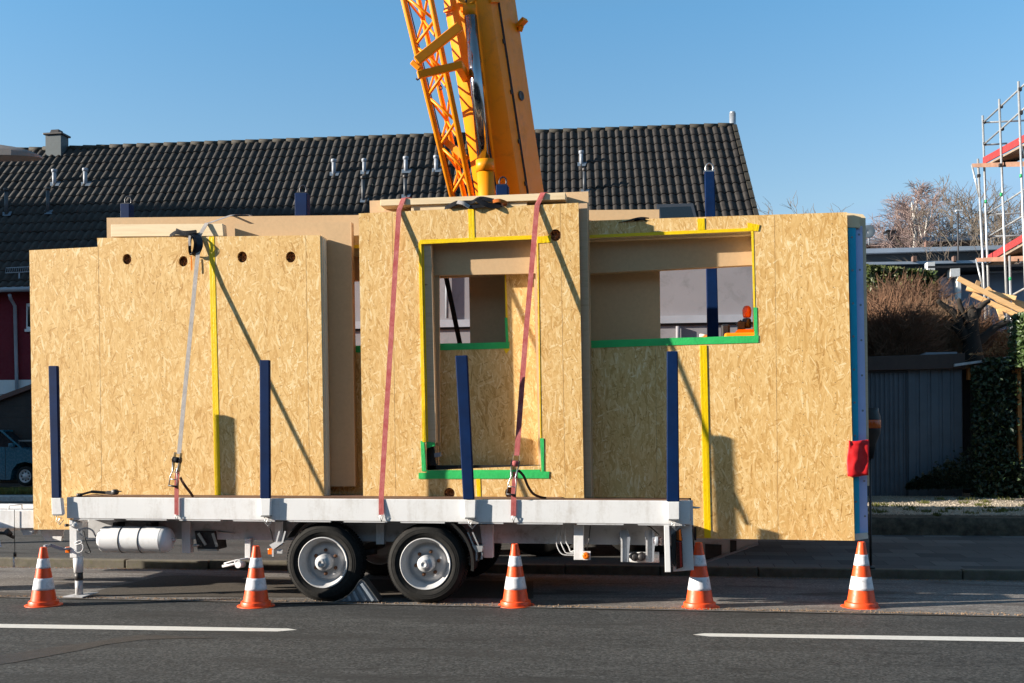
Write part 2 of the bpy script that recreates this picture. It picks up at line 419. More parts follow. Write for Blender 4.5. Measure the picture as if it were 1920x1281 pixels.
# far forecourt on the left
FAR = D(30,935,25.5).y
sheet('forecourt', [(-60,YW+.1),(1.5,YW+.1),(1.5,FAR),(-60,FAR)], .2, PAVEM, zs=[.2,.2,.25,.25])
mb = MB(); mb.box(-60, -5.0, FAR, FAR+.35, .1, .385); solo('far_kerb', mb, paint('pale_kerb', (.38,.38,.38), .85, .3, 14, dirt=(.12,.12,.11), dirt_amt=.7, bmp=.6), kind='structure', bevel=.02)
sheet('far_lot', [(-60,FAR+.35),(-5,FAR+.35),(-5,60),(-60,60)], .34, PAVEM, zs=[.38,.38,.9,.9])
mb = MB(); rn = random.Random(11)      # grass verge under the car
for i in range(5000):
    p = D(rn.uniform(-60,70), rn.uniform(911,920), rn.uniform(26.3,27.4)); h = rn.uniform(.05,.16); a = rn.uniform(0,6.3); gz = .38+(p.y-FAR-.35)*.016
    mb.add([(p.x,p.y,gz),(p.x+.03*math.cos(a),p.y+.03*math.sin(a),gz),(p.x+.05*math.cos(a+1),p.y+.05*math.sin(a+1),gz+h)], [(0,1,2)])
GRASS = paint('grass', (.11,.115,.022), .8, .5, 6)
solo('grass_verge', mb, GRASS, 'strip of rough grass in front of the parked blue car', 'grass', kind='stuff')
# --- raised yard on the right
wt = D(1900, 965, 16); ZW = wt.z; ZB = .80
XL = P(1560,985,YW).x
SOIL = paint('dark_step_soil', (.07,.055,.038), .95, .6, 10, dirt=(.03,.035,.012), dirt_amt=.8, bmp=1.0)
mb = MB(); nx = 160; prof = [(0,.15),(.02,.22),(.05,.34),(.10,.46),(.16,ZW-.03),(.34,ZW+.004),(.6,ZW+.006)]
for i in range(nx+1):
    x = XL+i*(9.0/nx)
    for j, (dy, z) in enumerate(prof):
        k = .035*noise.noise(Vector((x*3, z*6, 0)))+.02*noise.noise(Vector((x*11, z*14, 4)))
        mb.v.append(Vector((x, YW+dy+k, z+(k*.5 if 0 < j < 5 else 0))))
n = len(prof)
for i in range(nx):
    for j in range(n-1): a = i*n+j; mb.f.append([a, a+n, a+n+1, a+1]); mb.sm.append(True)
solo('yard_step', mb, SOIL, kind='structure')
m, nt, b = newmat('gravel'); v = coords(nt)
vc = vor(nt, v, 38, 'Color'); se = nt.nodes.new('ShaderNodeSeparateColor'); nt.links.new(vc, se.inputs[0])
vd = vor(nt, v, 38, 'Distance')
c = ramp(nt, se.outputs[0], [(.0,(.12,.09,.06)),(.4,(.32,.24,.165)),(.75,(.43,.35,.25)),(1,(.62,.55,.46))])
gn = noise_(nt, coords(nt,(1,2,1)), .9, 6, .7); c = mixc(nt, ramp(nt, gn, [(.54,.0),(.66,.55)]), c, (.13,.115,.05))
nt.links.new(c, b.inputs['Base Color']); setin(b, Roughness=.9); bump(nt, b, vd, .02, -.9)
GRAVEL = m
SHY = D(1700, 900, 20).y
sheet('gravel_yard', [(XL,YW+.3),(XL+9,YW+.3),(XL+14,SHY+12),(XL-1,SHY+12)], 0, GRAVEL, zs=[ZW,ZW,ZB+.3,ZB+.3])
mb = MB(); mt = MB(); rn = random.Random(19)
def zy(y): return ZW+(y-YW-.3)/(SHY+12-YW-.3)*(ZB+.3-ZW)
for i in range(7000):
    y = YW+.32+abs(rn.gauss(0,1.6)); x = XL+rn.uniform(.1,6.5); s = rn.uniform(.006,.02); z = zy(y)
    a = rn.uniform(0,3.1); dx, dy = math.cos(a)*s, math.sin(a)*s*1.2
    mb.add([(x-dx,y-dy,z),(x+dy,y-dx,z),(x+dx,y+dy,z),(x-dy,y+dx,z),(x,y,z+s)], [(0,1,4),(1,2,4),(2,3,4),(3,0,4)])
solo('gravel_stones', mb, paint('pebbles', (.34,.29,.23), .9, .55, 16), 'loose pebbles scattered over the raised gravel yard', 'gravel', kind='stuff')
for i in range(75):
    y = YW+.3+abs(rn.gauss(0,1.5)); x = XL+rn.uniform(.3,6); z = zy(y)-.01; R_ = rn.uniform(.05,.16)
    for k in range(34):
        a = rn.uniform(0,6.28); r_ = R_*math.sqrt(rn.random()); px, py = x+r_*math.cos(a), y+r_*math.sin(a); h = rn.uniform(.02,.08); w = .012
        mt.add([(px-w,py,z),(px+w,py,z),(px+rn.uniform(-.04,.04),py+rn.uniform(-.03,.03),z+h)], [(0,1,2)])
solo('grass_tufts', mt, GRASS, 'low grass and weeds growing through the gravel yard', 'grass', kind='stuff')
# ================================================================= TRAILER
TW = 2.43
T = thing('flatbed_trailer', 'white two-axle drawbar trailer parked at the kerb carrying timber wall panels', 'trailer', (-1.6, 1.2, 0))
def q(pts, y0, y1, mb=None):
    mb = mb or MB(); f_ = [P(x, y, y0) for x, y in pts]
    return mb.hexa(f_+[Vector((p.x, y1, p.z)) for p in f_])
xl, xr = P(125,950,0).x, P(1294,950,0).x
zt = lambda x: P(125,932.5,0).z+(x-xl)/(xr-xl)*(P(1294,939.5,0).z-P(125,932.5,0).z)
zb = lambda x: P(125,972,0).z+(x-xl)/(xr-xl)*(P(1294,983.5,0).z-P(125,972,0).z)
def strip(x0, x1, y0, y1, t0, b0):     # bar that follows the deck line
    return MB().hexa([(x0,y0,t0(x0)),(x1,y0,t0(x1)),(x1,y0,b0(x1)),(x0,y0,b0(x0)),(x0,y1,t0(x0)),(x1,y1,t0(x1)),(x1,y1,b0(x1)),(x0,y1,b0(x0))])
side = strip(xl, xr, 0, .05, zt, zb)
part('side_beam', side, WHITE, T, bevel=.006)
part('side_beam', strip(xl, xr, TW-.05, TW, zt, zb), WHITE, T, bevel=.006)
lip = MB()
x = xl+.08
while x < xr-.5:
    lip.hexa([(x,.004,zb(x)-.001),(x+.46,.004,zb(x+.46)-.001),(x+.46,.004,zb(x+.46)-.014),(x,.004,zb(x)-.014),(x,.06,zb(x)-.001),(x+.46,.06,zb(x+.46)-.001),(x+.46,.06,zb(x+.46)-.014),(x,.06,zb(x)-.014)])
    x += .60
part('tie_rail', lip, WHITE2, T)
dk = strip(xl+.02, .45, .05, TW-.05, lambda x: zt(x)+.004, lambda x: zt(x)-.03)
for y0, y1 in ((.05,.30),(1.5,TW-.05)):
    k_ = strip(.45, xr-.02, y0, y1, lambda x: zt(x)+.004, lambda x: zt(x)-.03); dk.add(k_.v, k_.f)
part('deck', dk, DECKM, T)
for y0 in (.33, TW-.41):
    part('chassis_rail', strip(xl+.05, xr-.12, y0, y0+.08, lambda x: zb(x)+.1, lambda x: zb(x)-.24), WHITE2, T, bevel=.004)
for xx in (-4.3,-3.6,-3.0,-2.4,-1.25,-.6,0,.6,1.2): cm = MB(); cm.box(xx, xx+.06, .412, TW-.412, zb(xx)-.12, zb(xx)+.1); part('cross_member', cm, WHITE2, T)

part('deck_end_beam', MB().box(xl-.005, xl+.05, .05, TW-.05, zb(xl), zt(xl)-.01), WHITE, T)
part('deck_end_beam', MB().box(xr-.05, xr+.004, .05, .36, zb(xr), zt(xr)-.01), WHITE, T)
part('deck_end_beam', MB().box(xr-.05, xr+.004, 1.5, TW-.05, zb(xr), zt(xr)-.01), WHITE, T)
# hanging posts under the beam (photo x ranges)
posts = [((340,978),(356,978),(357,1037),(341,1037),.30),((459,1010),(470,1010),(469,1047),(459,1047),.26),((515,978),(531,978),(530,1018),(515,1018),.26),
         ((705,982),(720,982),(720,1021),(705,1021),.28),((899,984),(924,984),(924,1046),(907,1046),.22),((1076,984),(1094,984),(1094,1050),(1076,1050),.12)]
for a, b_, c_, d_, y in posts: part('hanger_post', q([a,b_,c_,d_], y, y+.08), WHITE, T, bevel=.003)
for x0 in (1164, 1211):
    part('underride_bracket', q([(x0,993),(x0+12,993),(x0+13,1054),(x0,1054)], .16, .20, MB()), WHITE2, T, bevel=.003)
    mb = MB(); q([(x0-3,1000),(x0,993),(x0,1054),(x0,1015)], .13, .155, mb); q([(x0+12,993),(x0+18,1008),(x0+14,1054),(x0+12,1054)], .13, .155, mb)
    part('bracket_flange', mb, GALV2, T)
part('cross_tube', MB().tube([P(1180,1045,.3), P(1236,1045,.3)], .055, 14), WHITE2, T)
mb = MB()
for cx in (1190, 1203): c0 = P(cx,1044,.2); mb.lathe((c0.x,.14,c0.z), (0,1,0), [(.001,0),(.03,0),(.04,.02),(.04,.12)], 16)
part('air_coupling', mb, DSTEEL, T)
# front stakes and sockets
SLABEL = ['leftmost navy stake post at the front corner of the deck','navy stake post between the left wall panel strap and the middle strap','navy stake post standing in front of the taped door opening','navy stake post at the rear end of the trailer under the large window']
fs = [((90,686),(107,686),(112,934),(96,934)), ((486,675),(505,675),(506,935),(487,935)), ((853,667),(876,666),(889,937),(868,937)), ((1250,658.5),(1271,658.5),(1274,941),(1250,941))]
sock = [((96,934),(114,934),(117,965),(97,965)), ((488,935),(507,935),(506,967),(489,967)), ((869,938),(892,938),(891,971),(871,971)), ((1251.5,941),(1274,941),(1274,974),(1253,974))]
for i in range(4):
    f4 = [P(x,y,-.045) for x, y in fs[i]]
    mb = MB().hexa(f4+[Vector((p.x, .0, p.z)) for p in f4])
    st = part('stake_post', mb, BLUE, T, SLABEL[i], bevel=.010)
    inn = MB().hexa([P(x,y,-.047)+Vector((.006,-.001,0)) if k in (0,3) else P(x,y,-.047)+Vector((-.075,-.001,0)) for k,(x,y) in enumerate(fs[i])]+[P(x,y,-.04)+Vector((.006 if k in (0,3) else -.075,.0,0)) for k,(x,y) in enumerate(fs[i])])
    s4 = [P(x,y,-.052) for x, y in sock[i]]
    part('stake_socket', MB().hexa(s4+[Vector((p.x, .002, p.z)) for p in s4]), WHITE, T, bevel=.006)
    c0 = (s4[2]+s4[3])/2
    mb = MB(); mb.box(c0.x-.05, c0.x+.05, -.056, .0, c0.z-.012, c0.z-.001)
    z0 = c0.z-.012; xk = c0.x+.01
    mb.tube([(xk-.03,-.03,z0),(xk-.025,-.03,z0-.06),(xk+.01,-.035,z0-.10),(xk+.05,-.03,z0-.05),(xk+.02,-.03,z0-.02),(xk-.01,-.03,z0-.05),(xk+.015,-.03,z0-.09)], .004, 6)
    part('locking_pin', mb, STEEL, T)
# rear stakes with lifting shackles
rs = [((232,385),(249,385),(249,640),(234,640)), ((557,365),(580,365),(580,700),(559,700)), ((932,350),(954,350),(956,700),(936,700)), ((1321,325),(1339,325),(1349,700),(1327,700))]
for i, r4 in enumerate(rs):
    t4 = [P(x,y,TW+.03) for x, y in r4]
    for k in (2,3):
        t4[k] = Vector((t4[k].x+(t4[k].x-t4[3-k].x)*((t4[k].z-.85)/(t4[3-k].z-t4[k].z)), t4[k].y, .85))
    st = part('stake_post', MB().hexa([Vector((p.x,TW-.06,p.z)) for p in t4]+[Vector((p.x,TW+.07,p.z)) for p in t4]), BLUE, T, bevel=.008)
    c0 = (t4[0]+t4[1])/2; r_ = .05
    ring = [c0+Vector((r_*math.cos(t)*.9, 0, .055+r_*1.25*math.sin(t))) for t in [math.radians(a) for a in range(-60,241,20)]]
    mb = MB().tube(ring, .010, 8); mb.box(c0.x-.07, c0.x+.06, TW-.05, TW+.05, c0.z-.002, c0.z+.014)
    part('lifting_shackle', mb, STEEL if i == 3 else NAVYBLK, st)
# wheels
def wheel(cx, cy, rad_px, y0=.03, turn=0, inner=False):
    c = P(cx, cy, y0); R_ = .402; c.z = R_+.012; w = .27
    tp = [(.262,.05),(.268,.012),(.30,.0),(.335,-.008),(.365,.004),(.385,.028),(.398,.05),(R_,.075),(R_,w-.075),(.398,w-.05),(.385,w-.028),(.35,w),(.27,w-.02),(.262,w-.05)]
    rim = MB(); prof = [(.264,.05),(.266,.006),(.258,.0),(.250,.012),(.245,.05),(.222,.07),(.214,.12),(.205,.135),(.185,.118),(.165,.10),(.135,.105),(.095,.118),(.05,.118)]
    rim.lathe(c, (0,1,0), prof, 48)
    rm = part('wheel', rim, RIMM, T)
    ty = MB().lathe(c, (0,1,0), tp, 64)
    n = 84                                     # tread blocks
    for k in range(n):
        t = 2*math.pi*k/n; 
        for (ya, yb, sh) in ((.058,.105,0),(.115,.155,.5),(.165,.212,0)):
            tt = t+sh*2*math.pi/n; u = Vector((math.cos(tt),0,math.sin(tt))); s_ = Vector((-u.z,0,u.x))*.0105
            a0 = c+u*(R_-.004); a1 = c+u*(R_+.009)
            ty.hexa([a1-s_+Vector((0,ya,0)),a1+s_+Vector((0,ya,0)),a0+s_+Vector((0,ya,0)),a0-s_+Vector((0,ya,0)),a1-s_+Vector((0,yb,0)),a1+s_+Vector((0,yb,0)),a0+s_+Vector((0,yb,0)),a0-s_+Vector((0,yb,0))])
    for rr in (.318,.352): ty.lathe(c, (0,1,0), [(rr-.004,-.0035-(.002 if rr<.33 else -.002)),(rr,-.0095 if rr<.33 else -.0045),(rr+.004,-.0035)], 64)
    part('tyre', ty, RUBBER, rm)
    if inner: return rm
    hub = MB().lathe(c, (0,-1,0), [(.088,-.118),(.086,-.06),(.082,.0),(.074,.018),(.048,.02),(.046,.026),(.046,.052),(.038,.062),(.020,.065),(.018,.060),(.001,.058)], 32)
    part('hub', hub, WHITE2, rm)
    for k in range(6):
        t = turn+k*math.pi/3; u = Vector((math.cos(t),0,math.sin(t)))*.122
        part('wheel_nut', MB().lathe(c+u, (0,-1,0), [(.019,-.112),(.019,-.085),(.012,-.083),(.012,-.066),(.001,-.064)], 6, smooth=False), RUST, rm)
    for k in range(10):     # hand holes as dark slots round the disc
        pass
    return rm
W1 = wheel(605,1056,76, turn=math.radians(90)); W2 = wheel(797,1057,76, turn=math.radians(72))
for cx in (605, 797):
    c = P(cx,1056,.03)
    mb = MB(); mb.v = []
    w = wheel(cx, 1056, 76, y0=.03, inner=True)
    # move far wheel: shift mesh by building offset
    w.location.y += TW-.36
    part('axle', MB().tube([(c.x,.20,.40),(c.x,TW-.25,.40)], .06, 14), DSTEEL, T)
    part('leaf_spring', MB().tube(smooth_path([(c.x-.45,.45,.50),(c.x,.45,.44),(c.x+.45,.45,.50)],6), .04, 6), DSTEEL, T)
# mudguards
def arc(cx, cz, r, a0, a1, y0, y1, t=.012, n=20):
    mb = MB()
    for k in range(n+1):
        a = math.radians(a0+(a1-a0)*k/n); u = Vector((math.cos(a),0,math.sin(a)))
        p = Vector((cx,0,cz))
        for rr, yy in ((r,y0),(r,y1),(r+t,y1),(r+t,y0)): mb.v.append(p+u*rr+Vector((0,yy,0)))
    for k in range(n):
        for j in range(4):
            a = k*4+j; b_ = k*4+(j+1) % 4; mb.f.append([a,b_,b_+4,a+4]); mb.sm.append(False)
    return mb
c2 = P(797,1057,.03); c1 = P(605,1056,.03)
part('mudguard', arc(c2.x,.42,.475,-8,58,.04,.34), BLACK, T)
part('mudguard_rib', arc(c2.x,.42,.488,-8,58,.02,.05,.02), RUBBER, T)
part('mudguard', arc(c1.x,.42,.475,122,150,.10,.34), BLACK, T)
# chock holders beside the mudguards
mb = MB()
for s_ in (0, 9): mb.beam(P(877+s_,998,.05), P(888+s_,1023,.05), .008, .014)
q([(885,1023),(905,1024),(904,1034),(893,1036)], .04, .16, mb); q([(892,1035),(895,1035),(895,1051),(892,1051)], .05, .056, mb); q([(902,1035),(905,1035),(905,1049),(902,1049)], .05, .056, mb)
part('chock_holder', mb, GALV, T)
mb = MB(); mb.beam(P(524,996,.05), P(517,1022,.05), .008, .016); mb.beam(P(535,996,.05), P(528,1022,.05), .008, .016)
q([(505,1022),(514,1017),(530,1018),(512,1031)], .04, .14, mb); q([(517,1031),(530,1030),(529,1038),(517,1038)], .06, .07, mb); q([(510,1031),(513,1031),(513,1044),(510,1044)], .05, .056, mb)
part('chock_holder', mb, WHITE2, T)
# tank
a = P(185,1012,.14); b_ = P(322,1012,.14); rt = .142; zc = (P(250,988,.14).z+P(250,1036,.14).z)/2; L_ = b_.x-a.x
tk = part('air_tank', MB().lathe((a.x,.16,zc), (1,0,0), [(.001,0),(.06,.004),(.10,.018),(.128,.04),(.139,.058),(rt-.002,.068)], 40).lathe((a.x,.16,zc), (1,0,0), [(rt,.068),(rt,L_-.10)], 40).lathe((a.x,.16,zc), (1,0,0), [(rt-.002,L_-.10),(.137,L_-.07),(.120,L_-.038),(.085,L_-.014),(.001,L_)], 40), WHITE, T)
for fx in (.335,.60): part('tank_band', MB().lathe((a.x+L_*fx,.16,zc), (1,0,0), [(rt+.001,0),(rt+.005,.001),(rt+.005,.009),(rt+.001,.010)], 40), DSTEEL, tk)
part('tank_hose', MB().tube(smooth_path([(a.x+.01,.16,zc+.02),(a.x-.03,.14,zc+.03),(a.x-.05,.1,zc+.10),(a.x-.12,.08,zc+.125),(a.x-.2,.06,zc+.09)],5), .009, 8), WHITE2, tk)
part('tank_fitting', MB().tube([(a.x+L_-.005,.16,zc),(a.x+L_+.03,.16,zc)],.018,8), WHITE2, tk)
part('tank_hose', MB().tube(smooth_path([(a.x-.03,.14,zc),(a.x-.11,.1,zc+.015),(a.x-.2,.07,zc+.08)],5),.007,8), WHITE2, tk)
for xb in (a.x+.15, b_.x-.3): part('tank_bracket', MB().box(xb,xb+.05,.16,.33,zc+.10,zc+.18), DSTEEL, tk)
# jack leg
mb = MB(); q([(130,975),(144,980),(144,1046),(131,1046)], .02, .13, mb)
jk = part('jack_housing', mb, WHITE, T, bevel=.004)
t0 = P(146.5,1044,.075); t1 = P(147.5,1073,.075); t2 = P(148.5,1103,.075)
part('jack_tube', MB().tube([t0,t1], [.053,.048], 20), WHITE, jk)
part('jack_tube', MB().tube([(t1.x,.075,t1.z),((t1.x+t2.x)/2,.075,(t1.z+t2.z)/2)], .043, 20), DSTEEL, jk)
part('jack_tube', MB().tube([((t1.x+t2.x)/2,.075,(t1.z+t2.z)/2),(t2.x,.075,.03)], .040, 20), WHITE2, jk)
mb = MB(); mb.hexa([Vector(v_) for v_ in ((t2.x-.13,-.03,.026),(t2.x+.10,-.03,.026),(t2.x+.10,-.03,.016),(t2.x-.13,-.03,.016),(t2.x-.11,.19,.026),(t2.x+.16,.19,.05),(t2.x+.16,.19,.04),(t2.x-.11,.19,.016))])
part('jack_foot', mb, WHITE2, jk)
part('crank_handle', MB().tube([P(83,1025,-.12),P(94,1022,-.05)], .017, 10).beam(P(94,1022,-.05), P(118,1030,-.02), .012,.035).tube([P(118,1030,-.02),P(134,1028,.03)],.014,8), GALV2, jk)
part('side_marker', q([(122,1026),(130,1026),(130,1037),(122,1037)], .01, .05), AMBER, T, bevel=.006)
mb = MB(); mb.tube([P(122,985,-.03),P(128,985,.0)], .016, 10)
part('valve_knob', mb, BLACK, T)
part('valve', MB().tube([P(128,985,.0),P(140,984,.02)],.006,6).tube([P(136,983,-.01),P(147,989,.02)],.020,8).tube([P(145,992,0),P(150,996,.02)],.012,8), WHITE2, T)
part('plug_holder', MB().tube(smooth_path([P(140,1019,-.01),P(146,1015,-.01),P(152,1014,-.01),P(153,1018,-.01),P(146,1021,-.01),P(141,1023,-.01)],4), .006, 6).tube(smooth_path([P(154,1020,-.01),P(156,1027,-.01),P(153,1034,-.01),P(146,1036,-.01),P(140,1032,-.01)],4), .005, 6), WHITE, jk)
part('brake_hose', MB().tube(smooth_path([P(157,996,.05),P(160,1012,.03),P(166,1026,.03),P(169,1035,.03),P(164,1037,.03),P(158,1034,.03)],5), .007, 6), BLACK, T)
mb = MB(); q([(75,994),(118,994),(115,1015),(84,1015)], .72, .76, mb); part('front_gusset', mb, WHITE, T, bevel=.004)
# box behind tank, handbrake, spare carrier, pump box
mb = MB(); q([(364,996),(403,996),(408,1031),(370,1032)], .30, .55, mb); part('winch_box', mb, DSTEEL, T, bevel=.01)
mb = MB(); mb.beam(P(372,1000,.26),P(386,1022,.26),.01,.03); mb.beam(P(399,1000,.26),P(407,1025,.26),.01,.03); mb.box(P(372,1030,.26).x,P(408,1030,.26).x,.25,.29,P(372,1031,.26).z-.01,P(372,1031,.26).z+.01); mb.tube([P(362,1023,.2),P(378,1022,.28)],.016,8)
part('winch_frame', mb, STEEL, T)
part('winch_rod', MB().tube([P(408,996,.32),P(440,1001,.32)],.006,6), STEEL, T)
mb = MB(); mb.tube([P(417,1062,.16),P(440,1058,.18),P(452,1056,.2)], .014, 10); mb.tube([P(420,1057,.16),P(441,1051,.2),P(462,1047,.25),P(476,1048,.3)], .008, 8)
mb.tube([P(440,1058,.18),P(441,1051,.2),P(449,1050,.2),P(452,1056,.2)],.008,8); mb.tube([P(446,1059,.12),P(456,1058,.24)],.036,14)
part('brake_linkage', mb, WHITE, T)
part('side_marker', q([(502,1029),(511,1029),(511,1040),(502,1040)], .05, .09), AMBER, T, bevel=.006)
mk_ = q([(1093,1034),(1107,1034),(1107,1050),(1093,1050)], .08, .10); ml = part('lamp_plate', mk_, WHITE, T)
part('side_marker', MB().lathe(P(1099,1042,.075), (0,-1,0), [(.036,0),(.036,.02),(.028,.028),(.012,.03),(.001,.026)], 20), AMBER, ml)
for k, dx in enumerate((0,7,15)):
    part('air_line', MB().tube(smooth_path([P(1045+dx,985,.24),P(1044+dx,1000,.22),P(1043+dx*1.2,1015,.2),P(1047+dx*1.3,1030-k*2,.18),P(1056+dx*.9,1040-k*3,.17),P(1076,1041-k*4,.16)],5), .0065, 6), WHITE2, T)
part('cable', MB().tube(smooth_path([P(505,988,.05),P(509,1000,.08),P(512,1014,.1),P(514,1022,.1)],4),.006,6).tube([P(1107,985,.2),P(1105,1005,.15),P(1101,1030,.1)],.005,6).tube([P(1213,985,.2),P(1222,990,.15),P(1236,1003,.1)],.006,6), BLACK, T)
# rear lamp unit
mb = MB(); q([(1245,986),(1255,986),(1258,1073),(1247,1073)], -.02, .16, mb); rl = part('lamp_housing', mb, WHITE, T, bevel=.004)
pa = [P(x,y,.10) for x, y in ((1256,986),(1297,986),(1301,1069),(1262,1072))]
part('rear_plate', MB().hexa(pa+[Vector((p.x,.14,p.z)) for p in pa]), WHITE, T, bevel=.003)
part('rear_lamp', q([(1259,1005),(1268,996),(1266,1064),(1261,1058)], .00,.10), BLACK, rl, bevel=.008)
part('rear_lamp', q([(1267,1014),(1279,1016),(1281,1064),(1268,1068)], .01,.10), REDL, rl, bevel=.008)
part('rear_lamp', q([(1268,996),(1277,992),(1280,1015),(1268,1013)], .01,.10), paint('amber_dark',(.14,.035,.004),.25), rl, bevel=.008)
part('side_marker', MB().tube([P(1226,1015,.05),P(1240,1015,.06)], [.030,.042], 20), REDL, T)
part('marker_base', MB().lathe(P(1232,1015,.05), (-1,0,0), [(.045,-.01),(.047,.01),(.04,.022),(.001,.03)], 20), GALV2, T)
pe = [P(x,y,.045) for x, y in ((1272,938.5),(1299,938),(1300,985),(1274,983))]
part('end_plate', MB().hexa([Vector((p.x,.03,p.z)) for p in pe]+[Vector((p.x,.055,p.z)) for p in pe]), WHITE, T, bevel=.003)
tr = [P(x,y,.026) for x, y in ((1288,945),(1295,976),(1283,976))]
part('reflector_triangle', MB().slab(tr, .020, .031), paint('reflector',(.72,.10,.01),.2), T)
part('hitch_pin', MB().tube([P(1290,950,.06),P(1304,952,.06),P(1313,952,.06)],[.012,.012,.005],8), GALV, T)
# tail ramp / underrun frame at the rear, seen receding below the load
xa = xr+.02
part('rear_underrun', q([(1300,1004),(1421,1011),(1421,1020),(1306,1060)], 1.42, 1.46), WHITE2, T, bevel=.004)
part('shaded_inset', q([(1322,1020),(1353,1022),(1353,1040),(1322,1051)], 1.40, 1.43), BLACK, T)  # black plates paint the shaded inside of the underrun frame
part('shaded_inset', q([(1369,1013),(1381,1014),(1381,1034),(1369,1038)], 1.40, 1.43), BLACK, T)
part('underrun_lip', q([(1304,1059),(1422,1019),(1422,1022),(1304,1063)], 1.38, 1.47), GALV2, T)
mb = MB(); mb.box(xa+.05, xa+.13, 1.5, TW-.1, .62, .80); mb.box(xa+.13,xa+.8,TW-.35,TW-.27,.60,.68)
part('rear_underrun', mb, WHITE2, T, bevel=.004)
part('rear_lamp', MB().box(xa+.03,xa+.052,.65,1.25,.62,.76), BLACK, T)
# drawbar
db = P(60,968,.9); 
mb = MB(); y0, y1 = .62, .78
f4 = [P(x,y,.62) for x, y in ((-260,953),(150,958),(150,991),(-260,990))]
mb.hexa(f4+[Vector((p.x,.78,p.z)) for p in f4]); d_ = part('drawbar', mb, WHITE, T, bevel=.008)
f4 = [P(x,y,.62) for x, y in ((-260,953),(150,958),(150,991),(-260,990))]
part('drawbar', MB().hexa([Vector((p.x,1.55,p.z)) for p in f4]+[Vector((p.x,1.71,p.z)) for p in f4]), WHITE, T, bevel=.008)
part('hand_rail', MB().tube([P(16,957,.7),P(17,947,.7),P(41,947,.7),P(41,957,.7)],.011,8), WHITE, d_)
part('cable', MB().tube([P(27,956,.60),P(27,990,.6),P(28,1036,.6)],.004,6), BLACK, d_)
part('cable_plug', MB().tube([P(28,1036,.6),P(28,1044,.6)],.017,8), BLACK, d_)
part('cable_plug', MB().tube([P(26,1044,.6),P(26,1064,.6)],.012,8), WHITE, d_)
part('suspension_arm', q([(38,992),(66,992),(60,1003),(44,1004)],.66,.75), WHITE2, d_)
part('suspension_arm', MB().tube([P(-40,998,.65),P(10,1000,.65),P(26,1008,.65)],.02,8).tube([P(12,994,.62),P(20,1003,.62)],.03,8), DSTEEL, d_)
cj = P(-95,1048,.35)       # front axle wheel, mostly outside the frame
part('front_wheel', MB().lathe((cj.x,.3,.402),(0,1,0),[(.25,.05),(.27,.01),(.34,0),(.385,.03),(.40,.07),(.40,.2),(.385,.24),(.27,.26),(.25,.2)],48), RUBBER, T)
part('front_wheel_rim', MB().lathe((cj.x,.3,.402),(0,1,0),[(.27,.01),(.25,.0),(.24,.05),(.2,.1),(.05,.09),(.001,.05)],32), RIMM, T)
part('mudguard', arc(cj.x,.40,.47,10,170,.28,.6), paint('pale_blue_guard',(.35,.45,.62),.5), T)
# load-bearing frame for the front turntable
part('turntable', MB().box(cj.x-.3,cj.x+.3,.6,1.8,.62,.86), WHITE2, T)
# ================================================================= WALL PANELS
YA, YB, YC = .51, .79, 1.16
def PP(pts, y): return [P(a, b_, y) for a, b_ in pts]
def poly(name, pts, y0, y1, mat, parent, holes=(), bevel=0, label=None):
    return part(name, MB().slab(PP(pts, y0), y0, y1, [PP(h, y0) for h in holes]), mat, parent, label, bevel)
def circ(cx, cy, rx, ry, n=22): return [(cx+rx*math.cos(2*math.pi*k/n), cy+ry*math.sin(2*math.pi*k/n)) for k in range(n)]
def tape(parent, pts, y, mat, name='tape', seed=0, proud=.0025):
    # a strip of adhesive tape given by its 4 corners, with slightly ragged edges
    rn = random.Random(seed); f = PP(pts, y)
    n = 14; v = []
    for k in range(n+1):
        t = k/n; j = .0016
        a = f[0].lerp(f[1], t)+Vector((rn.uniform(-j,j),0,rn.uniform(-j,j))); b_ = f[3].lerp(f[2], t)+Vector((rn.uniform(-j,j),0,rn.uniform(-j,j)))
        v.append((a, b_))
    mb = MB()
    for a, b_ in v:
        for p in (a, b_):
            mb.v.append(Vector((p.x, y-proud-rn.uniform(0,.0012), p.z)))
        for p in (b_, a): mb.v.append(Vector((p.x, y-.0004, p.z)))
    for k in range(n):
        for j in range(4):
            a = k*4+j; b_ = k*4+(j+1) % 4; mb.f.append([a,b_,b_+4,a+4]); mb.sm.append(False)
    mb.f.append([0,1,2,3]); mb.f.append([n*4+k for k in range(4)][::-1]); mb.sm += [False,False]
    return part(name, mb, mat, parent)
def rough_disc(parent, cx, cy, r, y, seed):
    rn = random.Random(seed); c = P(cx, cy, y); mb = MB(); R_ = r*c_scale(c)
    n = 16
    for i in range(n+1):
        for k in range(n+1):
            u = (i/n-.5)*2; w = (k/n-.5)*2
            mb.v.append(Vector((c.x+u*R_*1.15, y+.035+.03*noise.noise(Vector((u*2.3+seed, w*2.3, 1)))+rn.uniform(-.008,.008), c.z+w*R_*1.15)))
    for i in range(n):
        for k in range(n): a = i*(n+1)+k; mb.f.append([a, a+1, a+n+2, a+n+1]); mb.sm.append(False)
    return part('fibre_insulation', mb, INSUL, parent)
def c_scale(p): return (p-CAM).dot(CF)/FPX

